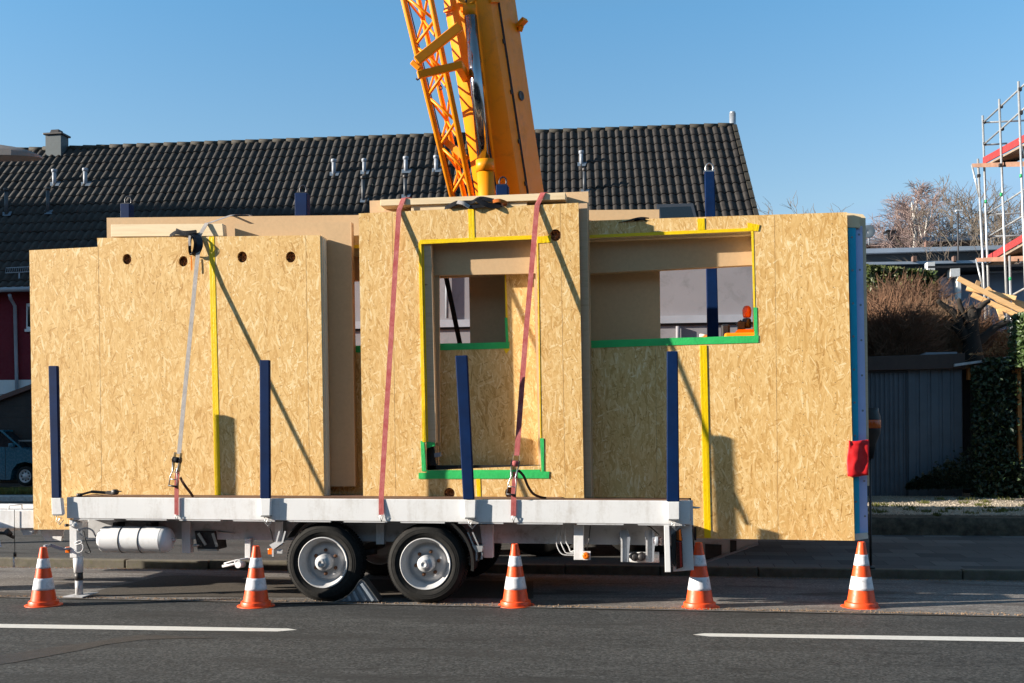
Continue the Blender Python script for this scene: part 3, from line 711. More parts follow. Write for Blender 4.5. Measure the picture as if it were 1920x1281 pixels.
# ---- left panel (OSB face, two round rows of sockets) ------------------------------------------
L = thing('wall_panel', 'large left OSB wall panel with a stepped top edge and four round holes in a row', 'wall panel', P(330,935,YA), 'timber wall panels on the trailer')
hl = [(238,486,8.3,10),(343.5,490,8.3,10),(454,482,9,10.5),(545,482,9,10.5)]
ol = [(55,469.5),(183,463),(182,446.5),(600,441),(608,931),(131,931),(131,993),(63,993)]
poly('osb_sheet', ol, YA, YA+.022, OSB, L, [circ(*h) for h in hl])
inn = [(58,472),(186,466),(186,449),(596,444),(604,930),(134,930),(134,990),(66,990)]
poly('stud_frame', [(x,y) for x,y in inn], YA+.08, YA+.15, FIBRE, L)
poly('stud_frame', [(600,443),(603.5,443),(611,931),(608,931)], YA+.006, YA+.16, PINE, L)
poly('gypsum_board', [(601,446),(606,446.5),(613,931),(609,931)], YA+.03, YA+.13, GYPS, L)
for i, h in enumerate(hl): rough_disc(L, h[0]+1, h[1], h[2], YA+.024, i*3)
tape(L, [(392,444),(402,443.6),(414,931),(403,931)], YA, YEL, seed=1)
def joint(parent, x0, y0, x1, y1, y):
    a = P(x0,y0,y); b_ = P(x1,y1,y); part('board_joint', MB().hexa([a+Vector((-.0016,-.0006,0)),a+Vector((.0016,-.0006,0)),b_+Vector((.0016,-.0006,0)),b_+Vector((-.0016,-.0006,0)),a+Vector((-.0016,.001,0)),a+Vector((.0016,.001,0)),b_+Vector((.0016,.001,0)),b_+Vector((-.0016,.001,0))]), JOINT, parent)
JOINT = paint('joint_seam', (.36,.21,.09), .9, .4, 30)  # brown seam lines laid along the board joints
joint(L, 184, 464, 191, 931, YA); joint(L, 573, 442, 581, 931, YA)
# ---- panel with the door opening --------------------------------------------------------------
A = thing('wall_panel', 'tall OSB wall panel with a door-sized opening edged in yellow and green tape', 'wall panel', P(885,937,YA), 'timber wall panels on the trailer')
ha = [(1041.5,441,10.5,11.2),(842.5,925,10,10.2),(957,924,10,10.2)]
oa = [(672.5,400.5),(1084.5,380.5),(1095,934),(681,933)]
door = [(790,457),(1004,447.5),(1014,873),(800,882)]
yA = YA
poly('osb_sheet', oa, yA, yA+.022, OSB, A, [door]+[circ(*h) for h in ha])
ins = [(675,403),(1086,384),(1097,934),(684,933)]
door_i = [(795,453),(1008,444),(1016,872),(803,880)]
poly('stud_frame', [(674,402),(1101,381),(1110,933),(684,932)], yA+.132, yA+.17, JAMB, A, [[(808,440),(1003,432),(1010,884),(818,888)]])
poly('edge_batten', [(1080,382),(1101,381),(1109,933),(1090,933)], yA+.065, yA+.13, JAMB, A)
for i, h in enumerate(ha): rough_disc(A, h[0]+1, h[1], h[2], yA+.024, 20+i*3)
# outer jamb studs and inner jamb frame
poly('jamb', [(789,452),(808,452),(818,830),(797,830)], yA+.024, yA+.099, JAMB, A)
poly('jamb', [(1004,446),(1012,445),(1022,880),(1014,880)], yA+.024, yA+.099, PINE, A)
poly('inner_jamb', [(806,470),(823,470),(825,836),(820,836)], yA+.172, yA+.20, FIBRE, A)
poly('shutter_box', [(800,440),(1012,430),(1010,512.5),(806,517)], yA+.15, yA+.20, FIBRE, A)
poly('lower_jamb', [(790,834),(812,834),(818,884),(790,884)], yA+.10, yA+.20, BLACK, A)
poly('sill_rail', [(800,873),(1015,872),(1016,890),(800,890)], yA+.10, yA+.20, BLACK, A)
poly('packer', [(814,850),(825,848),(826,856),(815,858)], yA+.10, yA+.16, GALV2, A)
tape(A, [(784.5,458),(788,450),(1000,441.5),(1002,447.5)], yA, YEL, seed=2)
for k_, (pts, m_) in enumerate([
    ([(784.5,458),(1003,448.5),(1003,443.5),(787,452.5)], YEL),
    ([(878,391),(888.5,390.5),(890,448),(879.5,448)], YEL),
    ([(1008,444),(1033,441.5),(1033,454.5),(1008,456.5)], YEL),
    ([(785,458),(790,458),(799,829),(792,829)], YEL),
    ([(1007,449),(1009.5,449),(1015.5,824),(1013,824)], YEL),
    ([(788.5,827),(795,827),(799.5,884),(791,884)], GRN),
    ([(1012.5,822),(1019.5,822),(1020.5,884),(1015,884)], GRN),
    ([(785,886.5),(1030,884),(1029,897),(785,898)], GRN),
    ([(800,882),(1012,880.5),(1014,888),(799,890)], GRN),
    ([(893,898),(900.5,898),(902,933),(895,933)], YEL)]):
    tape(A, pts, yA, m_, seed=30+k_, proud=.0025+.0013*(k_ % 4))
tape(A, [(799,828),(815,830),(816,836),(799,841)], yA+.023, GRN, seed=44)
poly('tape', [(790,458),(795,458),(803,829),(798.5,829)], yA+.0235, yA+.026, YEL, A)
# back boards of that panel that stand a little higher
poly('back_board', [(693,376.5),(1103,359),(1112,933),(706,933)], yA+.203, yA+.255, FIBRE2, A, [[(812,500),(1000,490),(1012,900),(822,900)]])
joint(A, 735,398,742,932,YA); joint(A, 1000+50,383,1060,932,YA)
# ---- fibreboard panel seen between the two --------------------------------------------------
Fp = thing('wall_panel', 'narrow brown fibreboard panel standing in the gap beside the left OSB panel', 'wall panel', P(560,912,YA+.2), 'timber wall panels on the trailer')
fb = poly('fibreboard_face', [(440,420.5),(657,416.5),(664,912),(455,914)], YA+.17, YA+.26, FIBRE, Fp)
poly('edge_strip', [(657,416.8),(658.6,416.8),(666.5,912),(664,912)], YA+.168, YA+.255, FIBRE2, Fp)
# ---- rear panel with the windows -------------------------------------------------------------
B = thing('wall_panel', 'long OSB wall panel at the back with a wide window opening and red flag on its end', 'wall panel', P(1350,1000,YB), 'timber wall panels on the trailer')
ob = [(600,446),(1000,421),(1107,414),(1588,398),(1602.5,1014),(1302,1009.5),(1296,934),(604,930)]
w1 = [(636,467),(945,455),(953,643.5),(636,652)]
w2 = [(1092,447),(1412,433),(1416,630.5),(1092,641)]
poly('osb_sheet', ob, YB, YB+.022, OSB, B, [w1, w2])
w1b = [(636,480),(948,474),(957,645),(636,655)]; w2b = [(1092,452),(1420,440),(1424,634),(1092,645)]
poly('stud_frame', [(604,449),(1107,417),(1597,401),(1606,1005),(1306,1004),(1300,932),(608,930)], YB+.09, YB+.26, PINE, B, [w1b, w2b])
def reveal(h, y0, y1, g=.0):   # boards lining the opening
    mb = MB(); n = 4; o = [P(a, b_, y0) for a, b_ in h]; cx = sum(p.x for p in o)/4; cz = sum(p.z for p in o)/4
    out = [Vector((p.x+(.02 if p.x > cx else -.02), p.y, p.z+(.02 if p.z > cz else -.02))) for p in o]
    mb.slab(out, y0, y1, [o]); return mb
part('window_lining', reveal(w1, YB+.024, YB+.088), PINE, B)
part('window_lining', reveal(w2, YB+.024, YB+.088), PINE, B)
poly('shutter_box', [(1085,436),(1424,425),(1424,496),(1085,514)], YB+.17, YB+.265, FIBRE, B)
poly('shutter_box', [(630,470),(950,460),(950,515),(630,527)], YB+.17, YB+.265, FIBRE, B)
for k_, (pts, m_) in enumerate([
    ([(640,460.5),(946,448),(946,455),(640,467)], YEL),
    ([(640,649),(955,641.5),(955,653.5),(640,662)], GRN),
    ([(946,512),(949,512),(952,597),(948,597)], YEL),
    ([(946.5,596),(951.5,596),(954,645),(949,645)], GRN),
    ([(943,652),(953,649),(956,655),(949,664)], YEL),
    ([(1100,441),(1412,427.5),(1412,433.5),(1100,447)], YEL),
    ([(1308,410),(1320.5,409.5),(1321.5,431),(1309,431.5)], YEL),
    ([(1402,418),(1424,422),(1421,434),(1402,432)], YEL),
    ([(1408,431),(1412.5,432),(1416,578),(1412.5,578)], YEL),
    ([(1412.5,576.5),(1419.5,577),(1420,632),(1414.5,632)], GRN),
    ([(1100,639),(1415,630),(1423,627),(1423,641),(1100,653)][0:1]+[(1422,629),(1422,642.5),(1100,653)], GRN),
    ([(1312.5,648),(1325.5,647.5),(1333,1008.5),(1321,1008.5)], YEL)]):
    tape(B, pts, YB, m_, seed=60+k_, proud=.0025+.0013*(k_ % 4))
joint(B, 1229,654,1232,932,YB); joint(B, 1452,404,1459,1011,YB)
# stepped right end: blue and lilac membrane, timber
poly('end_block', [(1588,399),(1611,401.5),(1613,427),(1589,426)], YB+.045, YB+.088, PINE, B)
poly('membrane', [(1590.5,424),(1604.5,424),(1612,1001),(1603,1001)], YB+.055, YB+.095, MEMB, B, label='blue membrane strip down the end of the panel')
poly('membrane', [(1604.5,424),(1617,424),(1627.5,999),(1612,1001)], YB+.092, YB+.115, LILAC, B, label='pale lilac membrane strip down the end of the panel')
poly('end_block', [(1602.5,1001),(1627,999),(1628,1010),(1603,1013.5)], YB+.05, YB+.1, GYPS, B)
poly('end_stud', [(1596,400),(1618,402),(1623,408),(1630,911),(1606,911)], YB+.12, YB+.262, PINE, B)
nl = MB(); rn = random.Random(4)
for i in range(9):
    for fx, fy in ((1597.5+i*.95, 445+i*62), (1611+i*1.35, 440+i*66)):
        if fy > 990 or 825 < fy < 895: continue
        c = P(fx, fy, YB+.0535 if fx-1597.5-i*.95 < 1 else YB+.0905); nl.lathe(c, (0,-1,0), [(.011,0),(.009,.003),(.003,.001),(.001,.0)], 10)
part('nail_heads', nl, GALV2, B)
# red flag wrapped round the end
fl = MB(); nx, nz = 14, 12
for i in range(nx+1):
    for k in range(nz+1):
        u = i/nx; w = k/nz
        x = 1590+u*41+ (1.4*math.sin(w*6+1) if u < .1 else 0)-w*1.5; y = 826+w*67+1.5*math.sin(u*5)
        p = P(x, y, YB-.02)
        dy = .006*math.sin(u*9+w*2.2)+.012*noise.noise(Vector((u*4, w*5, 2)))+(.05*max(0,u-.3))
        fl.v.append(p+Vector((0, dy, 0)))
for i in range(nx):
    for k in range(nz): a = i*(nz+1)+k; fl.f.append([a, a+1, a+nz+2, a+nz+1]); fl.sm.append(True)
fo = solo('warning_flag', fl, FLAG, 'red warning cloth stapled round the rear end of the load', 'flag')
so = fo.modifiers.new('t', 'SOLIDIFY'); so.thickness = .003
# ---- fibreboard panel at the very back ---------------------------------------------------------
Cp = thing('wall_panel', 'rearmost beige fibreboard wall panel whose top edge shows behind the others', 'wall panel', P(700,930,YC), 'timber wall panels on the trailer')
poly('fibreboard_face', [(200,408.5),(660,403.5),(1107,394),(1236,393),(1241,930),(207,930)], YC, YC+.06, FIBRE, Cp, [[(640,500),(879,500),(882,662),(640,662)]])
poly('stud_frame', [(204,411),(658,406),(1105,397),(1232,396),(1237,930),(211,930)], YC+.062, YC+.25, PINE, Cp, [[(630,490),(884,490),(887,672),(630,672)]])
# ---- loose timber on top -----------------------------------------------------------------------
def board(pts, y0, y1, label, bevel=.003, mat=None, name='timber_beam', cat='timber'):
    mb = q(pts, y0, y1, MB()); return solo(name, mb, mat or PINE, label, cat, 'loose timbers lying on the panels', bevel=bevel)
board([(208,421),(417,419.5),(419,442.5),(208,444)], YA+.05, YA+.15, 'pale pine beam lying on top of the left wall panel')
board([(713,374.5),(1060,361),(1060,374),(713,386)], YA+.02, YA+.20, 'long pine plank across the top of the door panel under the red straps')
board([(771,384),(988,374.5),(988,385.5),(771,396)], YA+.05, YA+.16, 'short pine block under the long plank behind the black slings')

# ================================================================= STRAPS
YF = -.012
def hook(mb, x, y, yy=-.02):
    c = P(x, y, yy); s = .022
    mb.tube([c+Vector((-s,0,.0)), c+Vector((s,0,.0)), c+Vector((.004,.0,-.045)), c+Vector((.0,.012,-.062))], .004, 6)
    mb.tube([c+Vector((-s,0,.0)), c+Vector((-.004,.0,-.045)), c+Vector((-.002,.012,-.062))], .004, 6)
def ratchet(parent, x0, y0, x1, y1, yy, spool=None):
    a = P(x0, y0, yy); b_ = P(x1, y1, yy); d = (b_-a); n = d.normalized(); s = Vector((n.z, 0, -n.x)); ln = d.length; o = Vector((0,-1,0))
    mb = MB()
    for sg in (-1, 1):      # side plates of the frame
        mb.beam(a+s*sg*.032+o*.02, a+n*ln*.55+s*sg*.036+o*.03, .05, .005, up=s)
    part('ratchet_frame', mb, STEEL, parent)
    mb = MB()
    for sg in (-1, 1):      # handle legs opening outwards
        mb.tube([a+n*ln*.30+s*sg*.036+o*.05, a+n*ln*.55+s*sg*.022+o*.055, a+n*ln*.72+s*sg*.040+o*.06, a+n*ln+s*sg*.044+o*.06], .0065, 8)
    mb.beam(a+n*ln*.58+s*.036+o*.055, a+n*ln*.58-s*.036+o*.055, .028, .006, up=n)
    mb.tube([a+n*ln*.8+s*.04+o*.06, a+n*ln*.8-s*.04+o*.06], .005, 6)
    part('ratchet_handle', mb, STEEL, parent)
    part('handle_grip', MB().tube([a+n*ln+s*.05+o*.06, a+n*ln-s*.05+o*.06], .010, 10), BLACK, parent)
    mb = MB(); c = a+n*ln*.22+o*.03
    for sg in (-1, 1):      # toothed wheels
        for k in range(12):
            t = k*math.pi/6; u = n*math.cos(t)+o*math.sin(t)
            mb.beam(c+s*sg*.040-u*.0, c+s*sg*.040+u*.034, .012, .006, up=s)
        mb.lathe(c+s*sg*.036, s*sg, [(.001,.0),(.026,.0),(.026,.009),(.001,.009)], 14)
    part('ratchet_gear', mb, DSTEEL, parent)
    part('webbing_spool', MB().lathe(c-s*.03, s, [(.001,0),(.030,0),(.032,.03),(.030,.06),(.001,.06)], 16), spool, parent)
    return a, n, s
XS = Vector((1,0,0))
# left strap
S1 = thing('ratchet_strap', 'left lashing strap of grey webbing over the holed panel with a red lower end', 'strap', P(332,968,0), 'lashing straps over the load')
pts = [P(470,404,2.3)+Vector((0,.13,-1.2)), P(470,404,2.3), P(438,403.8,YC+.2), P(434,404.5,YC-.01), P(394,418.5,YA+.15), P(388,419.3,YA+.045), P(375,441,YA-.006), P(367,520,.43), P(336,852,.06)]
part('webbing', MB().ribbon([p+Vector((0,-.004,.004)) for p in pts], .047, XS), WGREY, S1)
a, n, s = ratchet(S1, 336, 849, 329, 911, .02, WBLK)
pts = [P(333,880,.0), P(331,911,-.01), P(331,932,YF-.004), P(331,967,YF-.004)]
part('webbing', MB().ribbon(pts, .048, XS), WRED, S1, 'red lower length of webbing')
mb = MB(); hook(mb, 331, 966); part('hook', mb, STEEL, S1)
part('strap_tail', MB().ribbon(smooth_path([P(338,895,.0),P(343,905,-.01),P(350,915,.01),P(357,924,.06),P(362,932,.12)],4), .028, Vector((.4,0,.9))), WBRN, S1)
# middle strap
S2 = thing('ratchet_strap', 'middle faded red lashing strap down the left side of the door panel, without buckle', 'strap', P(715,970,0), 'lashing straps over the load')
bk = [P(862,643,2.35), P(836,517,2.0)]
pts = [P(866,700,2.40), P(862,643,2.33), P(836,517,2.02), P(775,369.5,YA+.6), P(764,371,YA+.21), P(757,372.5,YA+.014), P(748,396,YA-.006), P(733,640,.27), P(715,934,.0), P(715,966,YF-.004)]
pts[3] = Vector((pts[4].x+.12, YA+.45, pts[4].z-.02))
part('webbing', MB().ribbon([p+Vector((0,-.004,.003)) for p in pts[:4]], .06, XS), WBLK, S2, 'red webbing run behind the panels, coloured black for its shade')  # black stands in for the shade on this rear run of red strap
pts = pts[3:]
part('webbing', MB().ribbon([p+Vector((0,-.004,.003)) for p in pts], .053, XS), WRED, S2)
mb = MB(); hook(mb, 715, 967); part('hook', mb, STEEL, S2)
# right strap
S3 = thing('ratchet_strap', 'right faded red lashing strap with a steel ratchet in front of the door opening', 'strap', P(963,975,0), 'lashing straps over the load')
pts = [P(1040,700,2.40), P(1030,420,YA+.9), P(1024,361.6,YA+.21), P(1018,362.5,YA+.014), P(1007,386,YA-.006), P(985,640,.27), P(969,855,.07)]
part('webbing', MB().ribbon([p+Vector((0,-.004,.003)) for p in pts], .053, XS), WRED, S3)
ratchet(S3, 969, 853, 960, 927, .02, WRED)
part('webbing', MB().ribbon([P(966,885,.0), P(963,927,-.01), P(963,940,YF-.004), P(962.5,968,YF-.004)], .052, XS), WRED, S3, 'brighter red lower length of webbing')
mb = MB(); hook(mb, 963, 968); part('hook', mb, STEEL, S3)
part('strap_tail', MB().ribbon(smooth_path([P(972,882,.0),P(982,893,-.01),P(990,912,.02),P(1000,926,.08),P(1014,932.5,.16),P(1024,934,.2)],4), .026, Vector((.5,0,.8))), WBRN, S3)
# slings lying on the load
def sling(name, label, strips, cat='sling'):
    t = thing(name, label, cat, strips[0][0][0] if False else P(*strips[0][3]))
    for pts, w, mat, _b, side in strips:
        part('webbing', MB().ribbon(smooth_path(pts, 5), w, side), mat, t)
    return t
Z = Vector((0,0,1)); Yv = Vector((0,1,0))
ya = YA-.015
sling('lifting_sling', 'black sling draped over the top edge of the left panel with an orange tag', [
    ([P(318,443,YA+.03),P(330,436,ya),P(348,438,ya-.02),P(369,436,ya)], .055, WBLK, (350,443,YA), Z+Yv*.5),
    ([P(330,431,YA+.02),P(345,436,ya-.02),P(368,434,ya-.02)], .035, WBLK, (350,443,YA), Z),
    ([P(366,438,ya),P(372,448,ya-.03),P(374,460,ya-.04),P(368,474,ya-.03),P(362,479,ya-.01)], .075, NAVYBLK, (350,443,YA), XS+Yv*.4),
    ([P(358,440,ya-.03),P(356,455,ya-.05),P(356,470,ya-.05),P(359,478,ya-.03),P(364,470,ya-.05),P(366,455,ya-.06),P(362,442,ya-.03)], .032, WGREY if False else WBLK, (350,443,YA), XS+Yv*.3),
    ([P(356,442,ya-.055),P(355,452,ya-.06),P(356,461,ya-.055)], .026, WGREY, (350,443,YA), XS),
    ([P(358,480,ya-.02),P(359,490,ya-.02),P(359.5,507,ya-.02)], .016, WORG, (350,443,YA), XS)])
sling('lifting_sling', 'crumpled black sling with an orange end heaped on the middle of the door panel top', [
    ([P(834,390,YA+.03),P(850,384,YA+.0),P(868,380,ya),P(885,379,ya),P(900,372,ya),P(925,376,ya)], .06, WBLK, (880,390,YA), Z+Yv*.8),
    ([P(838,389,YA-.01),P(860,380,ya-.02),P(880,388,ya-.02),P(896,386,ya-.01),P(915,384,ya)], .05, WBLK, (880,390,YA), Z+Yv*.3),
    ([P(857,379,ya-.03),P(868,381,ya-.04),P(880,388,ya-.03)], .045, WGREY, (880,390,YA), Z+Yv*.5),
    ([P(894,373,ya-.02),P(905,380,ya-.03),P(922,386,ya-.02),P(940,384,YA)], .07, WBLK, (880,390,YA), Z+Yv*.6),
    ([P(924,378,ya-.02),P(936,376,ya-.02),P(950,381,YA),P(944,385,YA)], .045, WORG if False else mk_web('rust_webbing',(.42,.10,.02),(.55,.16,.03)), (880,390,YA), Z+Yv*.5),
    ([P(896,372,ya),P(908,372,ya+.01),P(922,374,ya+.01)], .035, WGREY, (880,390,YA), Z+Yv)])
sling('lifting_sling', 'small black sling lying flat on the top edge of the rear window panel', [
    ([P(1160,416,YB+.02),P(1180,413,YB),P(1200,409.5,YB),P(1218,413,YB+.02)], .05, WBLK, (1190,416,YB), Z*.6+Yv),
    ([P(1186,413,YB+.01),P(1202,410,YB-.01),P(1217,411.5,YB+.02)], .04, WBLK, (1190,416,YB), Z+Yv*.4)])
# loose ratchet lying on the deck edge
R_ = thing('loose_ratchet', 'dark ratchet buckle lying flat on the deck edge near the left stake', 'ratchet', P(186,930,.12))
mb = MB(); mb.beam(P(150,928,.1),P(176,921,.12),.05,.022); mb.beam(P(172,922,.12),P(213,925,.12),.045,.03); mb.beam(P(200,921.5,.1),P(228,921.5,.1),.014,.012)
part('ratchet_frame', mb, DSTEEL, R_, bevel=.005)
part('ratchet_gear', MB().lathe(P(146,928.5,.08),(0,1,0),[(.001,0),(.02,0),(.02,.06),(.001,.06)],12), DSTEEL, R_)
mb = MB(); mb.lathe(P(213,923,.08),(0,1,0),[(.001,0),(.03,0),(.03,.06),(.001,.06)],12)
part('ratchet_gear', mb, DSTEEL, R_)
part('webbing', MB().ribbon(smooth_path([P(160,929,.11),P(178,927,.11),P(195,929,.11),P(210,929,.11)],4),.04,Yv), WBRN, R_)

# ================================================================= CONES, CHOCK
CO = thing('traffic_cone', 'leftmost traffic cone, in front of the trailer jack leg', 'traffic cone', (0,0,0), 'traffic cones along the road edge')
HC = .60
def cr(z): return .1255-(z-.055)/(HC-.055)*(.1255-.0315)
def cone_seg(z0, z1, n=4, off=0.0): return [(cr(z0+(z1-z0)*k/n)+off, z0+(z1-z0)*k/n) for k in range(n+1)]
mb = MB()
LP_ = lambda pr: mb.lathe((0,0,0),(0,0,1), pr, 40)
LP_([(.183,.0),(.185,.004),(.183,.008),(.150,.0105)]); LP_([(.148,.010),(.147,.044),(.144,.049)]); LP_([(.144,.049),(.126,.054)]); LP_(cone_seg(.053,HC-.004,10)); LP_([(.0315,HC-.004),(.029,HC),(.022,HC-.002)]); LP_([(.022,HC-.002),(.020,HC-.06),(.001,HC-.06)])
part('cone_body', mb, CONEO, CO)
for z0, z1 in ((.175,.300),(.405,.515) if False else (.395,.500)):
    z0, z1 = {.175:(.165,.285),.395:(.385,.485)}[z0]
    part('reflective_band', MB().lathe((0,0,0),(0,0,1), [(cr(z0)+.0002,z0)]+cone_seg(z0,z1,5,.0022)+[(cr(z1)+.0002,z1)], 40), CONEW, CO)
# screws along the studs of the panels
def screws(parent, xs, y0, y1, y, n):
    for (xt, xb) in xs:
        mb = MB()
        for k in range(n):
            t = (k+.5)/n; c = P(xt+(xb-xt)*t, y0+(y1-y0)*t, y-.0006); mb.lathe(c, (0,-1,0), [(.0045,0),(.004,.0008),(.001,.0003)], 6)
        o_ = part('screw_row', mb, JOINT2, parent)
JOINT2 = paint('screw_heads', (.16,.10,.06), .6, .4, 30)
screws(L, [(127,134),(245,253),(300,309),(430,440),(520,529)], 470, 925, YA, 26)
screws(A, [(690,697),(765,774),(1068,1077)], 405, 925, YA, 28)
screws(B, [(1500,1510),(1560,1572)], 410, 1005, YB, 30); screws(B, [(1170,1172),(1282,1287),(1385,1392)], 660, 925, YB, 14)
cones = [(82,1137,109,None),(480,1138.5,113,'second traffic cone from the left, just ahead of the front trailer wheel'),(967,1137.5,116,'middle traffic cone, below the right red strap and its hook'),
         (1312,1141,122,'fourth traffic cone from the left, beside the trailer rear lamp'),(1615,1141,123,'rightmost traffic cone, below the end of the load with the red cloth')]
for i, (x, y, h, lab) in enumerate(cones):
    g_ = G(x, y-2.0, .0); sc_ = h/((HC*FPX)/((g_-CAM).dot(CF))); g_.z = .0
    if i == 0: CO.location = g_; CO.scale = (sc_,)*3
    else:
        dc = dup(CO, g_, lab, sc_, rot=i*1.3); dc.rotation_euler.x = (0,.012,-.010,.014,-.012)[i]
# wheel chock behind the first wheel
W = thing('wheel_chock', 'grey ribbed metal wheel chock wedged behind the front trailer wheel', 'wheel chock', P(680,1131,.1))
pc = [(627,1132),(641,1127),(654,1118),(664,1107),(671,1095),(676,1090),(682,1094),(709,1131)]
pts = [P(x,y,.0) for x,y in pc]; zmin = min(p.z for p in pts)
for p in pts: p.z = p.z-zmin+.016
o = [Vector((p.x,.02,p.z)) for p in pts]
part('chock_body', MB().slab([p+Vector((0,0,-.003)) for p in o], .03, .17), paint('chock_paint',(.16,.19,.23),.45,.08,8,metal=.2), W)
rimv = MB(); rimv.ribbon([Vector((p.x,.10,p.z)) for p in pts[:7]], .17, Yv, .006); rimv.ribbon([Vector((p.x,.10,p.z)) for p in pts[6:]], .17, Yv, .006)
part('chock_rim', rimv, STEEL, W)
mb = MB()
for k, (xa, ya_, xb, yb_) in enumerate(((643,1130,640,1127.5),(654,1130,649,1121),(668,1130,658,1113),(683,1130,666,1104),(697,1130,673,1098))):
    a = P(xa+3,ya_,.02); b_ = P(xb+5,yb_,.02); a.z += -zmin+.018; b_.z += -zmin+.018
    a.y = b_.y = .022; mb.beam(a, b_, .030, .02, up=(0,1,0))
part('chock_ribs', mb, paint('chock_rib_paint',(.26,.30,.35),.45,.08,8,metal=.2), W, bevel=.003)
# ================================================================= HOUSE
TILE, nt, b = newmat('roof_tile'); v = coords(nt)
n1 = noise_(nt, v, 5, 6, .7); n2 = noise_(nt, v, .8, 5, .7)
c = ramp(nt, n1, [(.3,(.012,.0105,.0098)),(.7,(.036,.029,.025))]); tb_ = vor(nt, coords(nt, (3.4,3.4,3.4)), 1.0, 'Color'); se = nt.nodes.new('ShaderNodeSeparateColor'); nt.links.new(tb_, se.inputs[0]); c = mixc(nt, math_(nt, 'MULTIPLY', se.outputs[0], .5), c, (.05,.042,.038))
c = mixc(nt, ramp(nt, n2, [(.62,.0),(.78,.3)]), c, (.05,.045,.02))
nt.links.new(c, b.inputs['Base Color']); setin(b, Roughness=.7); b.inputs['Specular IOR Level'].default_value = .35; bump(nt, b, n1, .004, .4)
MOSS = paint('mossy_tile', (.028,.024,.019), .8, .3, 8, dirt=(.09,.07,.015), dirt_amt=.7)
REDW = paint('dark_red_render', (.13,.008,.018), .9, .1, 2)
WHT = paint('white_render', (.62,.62,.62), .9, .05, 2)
GRYW = paint('grey_render', (.26,.245,.265), .85, .06, 1.2, dirt=(.16,.155,.165), dirt_amt=.75)
DARKW = paint('dark_boards', (.022,.016,.014), .7, .3, 5)
GLASS, nt, b = newmat('window_glass'); setin(b, Roughness=.05, Metallic=0.0); b.inputs['Base Color'].default_value = (.01,.015,.02,1); b.inputs['Specular IOR Level'].default_value = .9
FLSH = paint('flashing_grey',(.10,.13,.17),.5); DVENT = paint('dark_vent',(.05,.055,.065),.5)
DR = 34.0
Rr = D(1375, 236, DR)
lo, hi = 30, 47                 # left ridge point at the same level
for _ in range(50):
    mid = (lo+hi)/2; z = D(80, 281, mid).z
    if z < Rr.z-.36: lo = mid
    else: hi = mid
Rl = D(80, 281, lo)
U = (Rl-Rr); ulen = U.length; U.normalize()
Hn = Vector((-U.y, U.x, 0)).normalized()
if Hn.dot(CF) > 0: Hn = -Hn        # horizontal, towards the viewer
best = None
for i in range(200, 1300, 2):          # pitch so that the verge passes photo point (1415, 402)
    pt = i/1000
    for t in (0,):
        lo, hi = 0, 14
        for _ in range(30):
            mid = (lo+hi)/2; q_ = Rr+Hn*mid-Vector((0,0,1))*mid*pt
            if pix(q_)[1] < 402: lo = mid
            else: hi = mid
        e = abs(pix(Rr+Hn*lo-Vector((0,0,1))*lo*pt)[0]-1415)
    if best is None or e < best[0]: best = (e, pt)
PT = best[1]
lo, hi = 0, 26
for _ in range(40):                # eave seen at y 546 at the left
    mid = (lo+hi)/2
    if pix(Rl+U*1.2+Hn*mid-Vector((0,0,1))*mid*PT)[1] < 545: lo = mid
    else: hi = mid
SPAN = lo
print('HOUSE pitch', PT, 'span', SPAN, 'ridge z', Rr.z, 'eave z', Rr.z-SPAN*PT, 'len', ulen)
LEN = ulen+5.0
Dn = (Hn-Vector((0,0,1))*PT); dl = Dn.length; Dn.normalize(); Nn = U.cross(Dn); 
if Nn.z < 0: Nn = -Nn
SLOPE = SPAN*dl
def RP(u, s, h=0.0): return Rr+U*u+Dn*s+Nn*h      # roof coordinates
HS = thing('house', 'long house with a dark tiled roof and dark red upper wall behind the load', 'house', (Rr+U*LEN/2).xy.to_3d()+Vector((0,0,.3)))
PW = .244; RW_ = .487
def tile_mesh(u0, u1, s0, s1):
    mb = MB(); per = 8; nc = int((u1-u0)/PW*per)
    hs = []
    for k in range(nc+1):
        ph = (k % per)/per; x = (ph-.5)/.36
        hs.append(.052*math.sqrt(max(0, 1-x*x)) if abs(x) < 1 else 0.0)
    r0 = int(s0/RW_)
    for r in range(int(math.ceil((s1-s0)/RW_))):
        a = s0+r*RW_; b_ = min(a+RW_+.03, s1+.03); o = len(mb.v); jit = [rnd.uniform(-.006,.009) for _ in range(nc//per+2)]
        for j, (s_, lift) in enumerate(((a, .0), (b_, .028), (b_, -.004))):
            for k in range(nc+1):
                mb.v.append(RP(u0+k*PW/per, s_, (hs[k]+lift+jit[(k+per//2)//per]) if j < 2 else hs[k]*.6-.01))
        for j in range(2):
            for k in range(nc):
                p = o+j*(nc+1)+k; mb.f.append([p, p+1, p+nc+2, p+nc+1]); mb.sm.append(j == 0)
    return mb
rf = part('roof', tile_mesh(0, LEN, 0.05, SLOPE), TILE, HS)
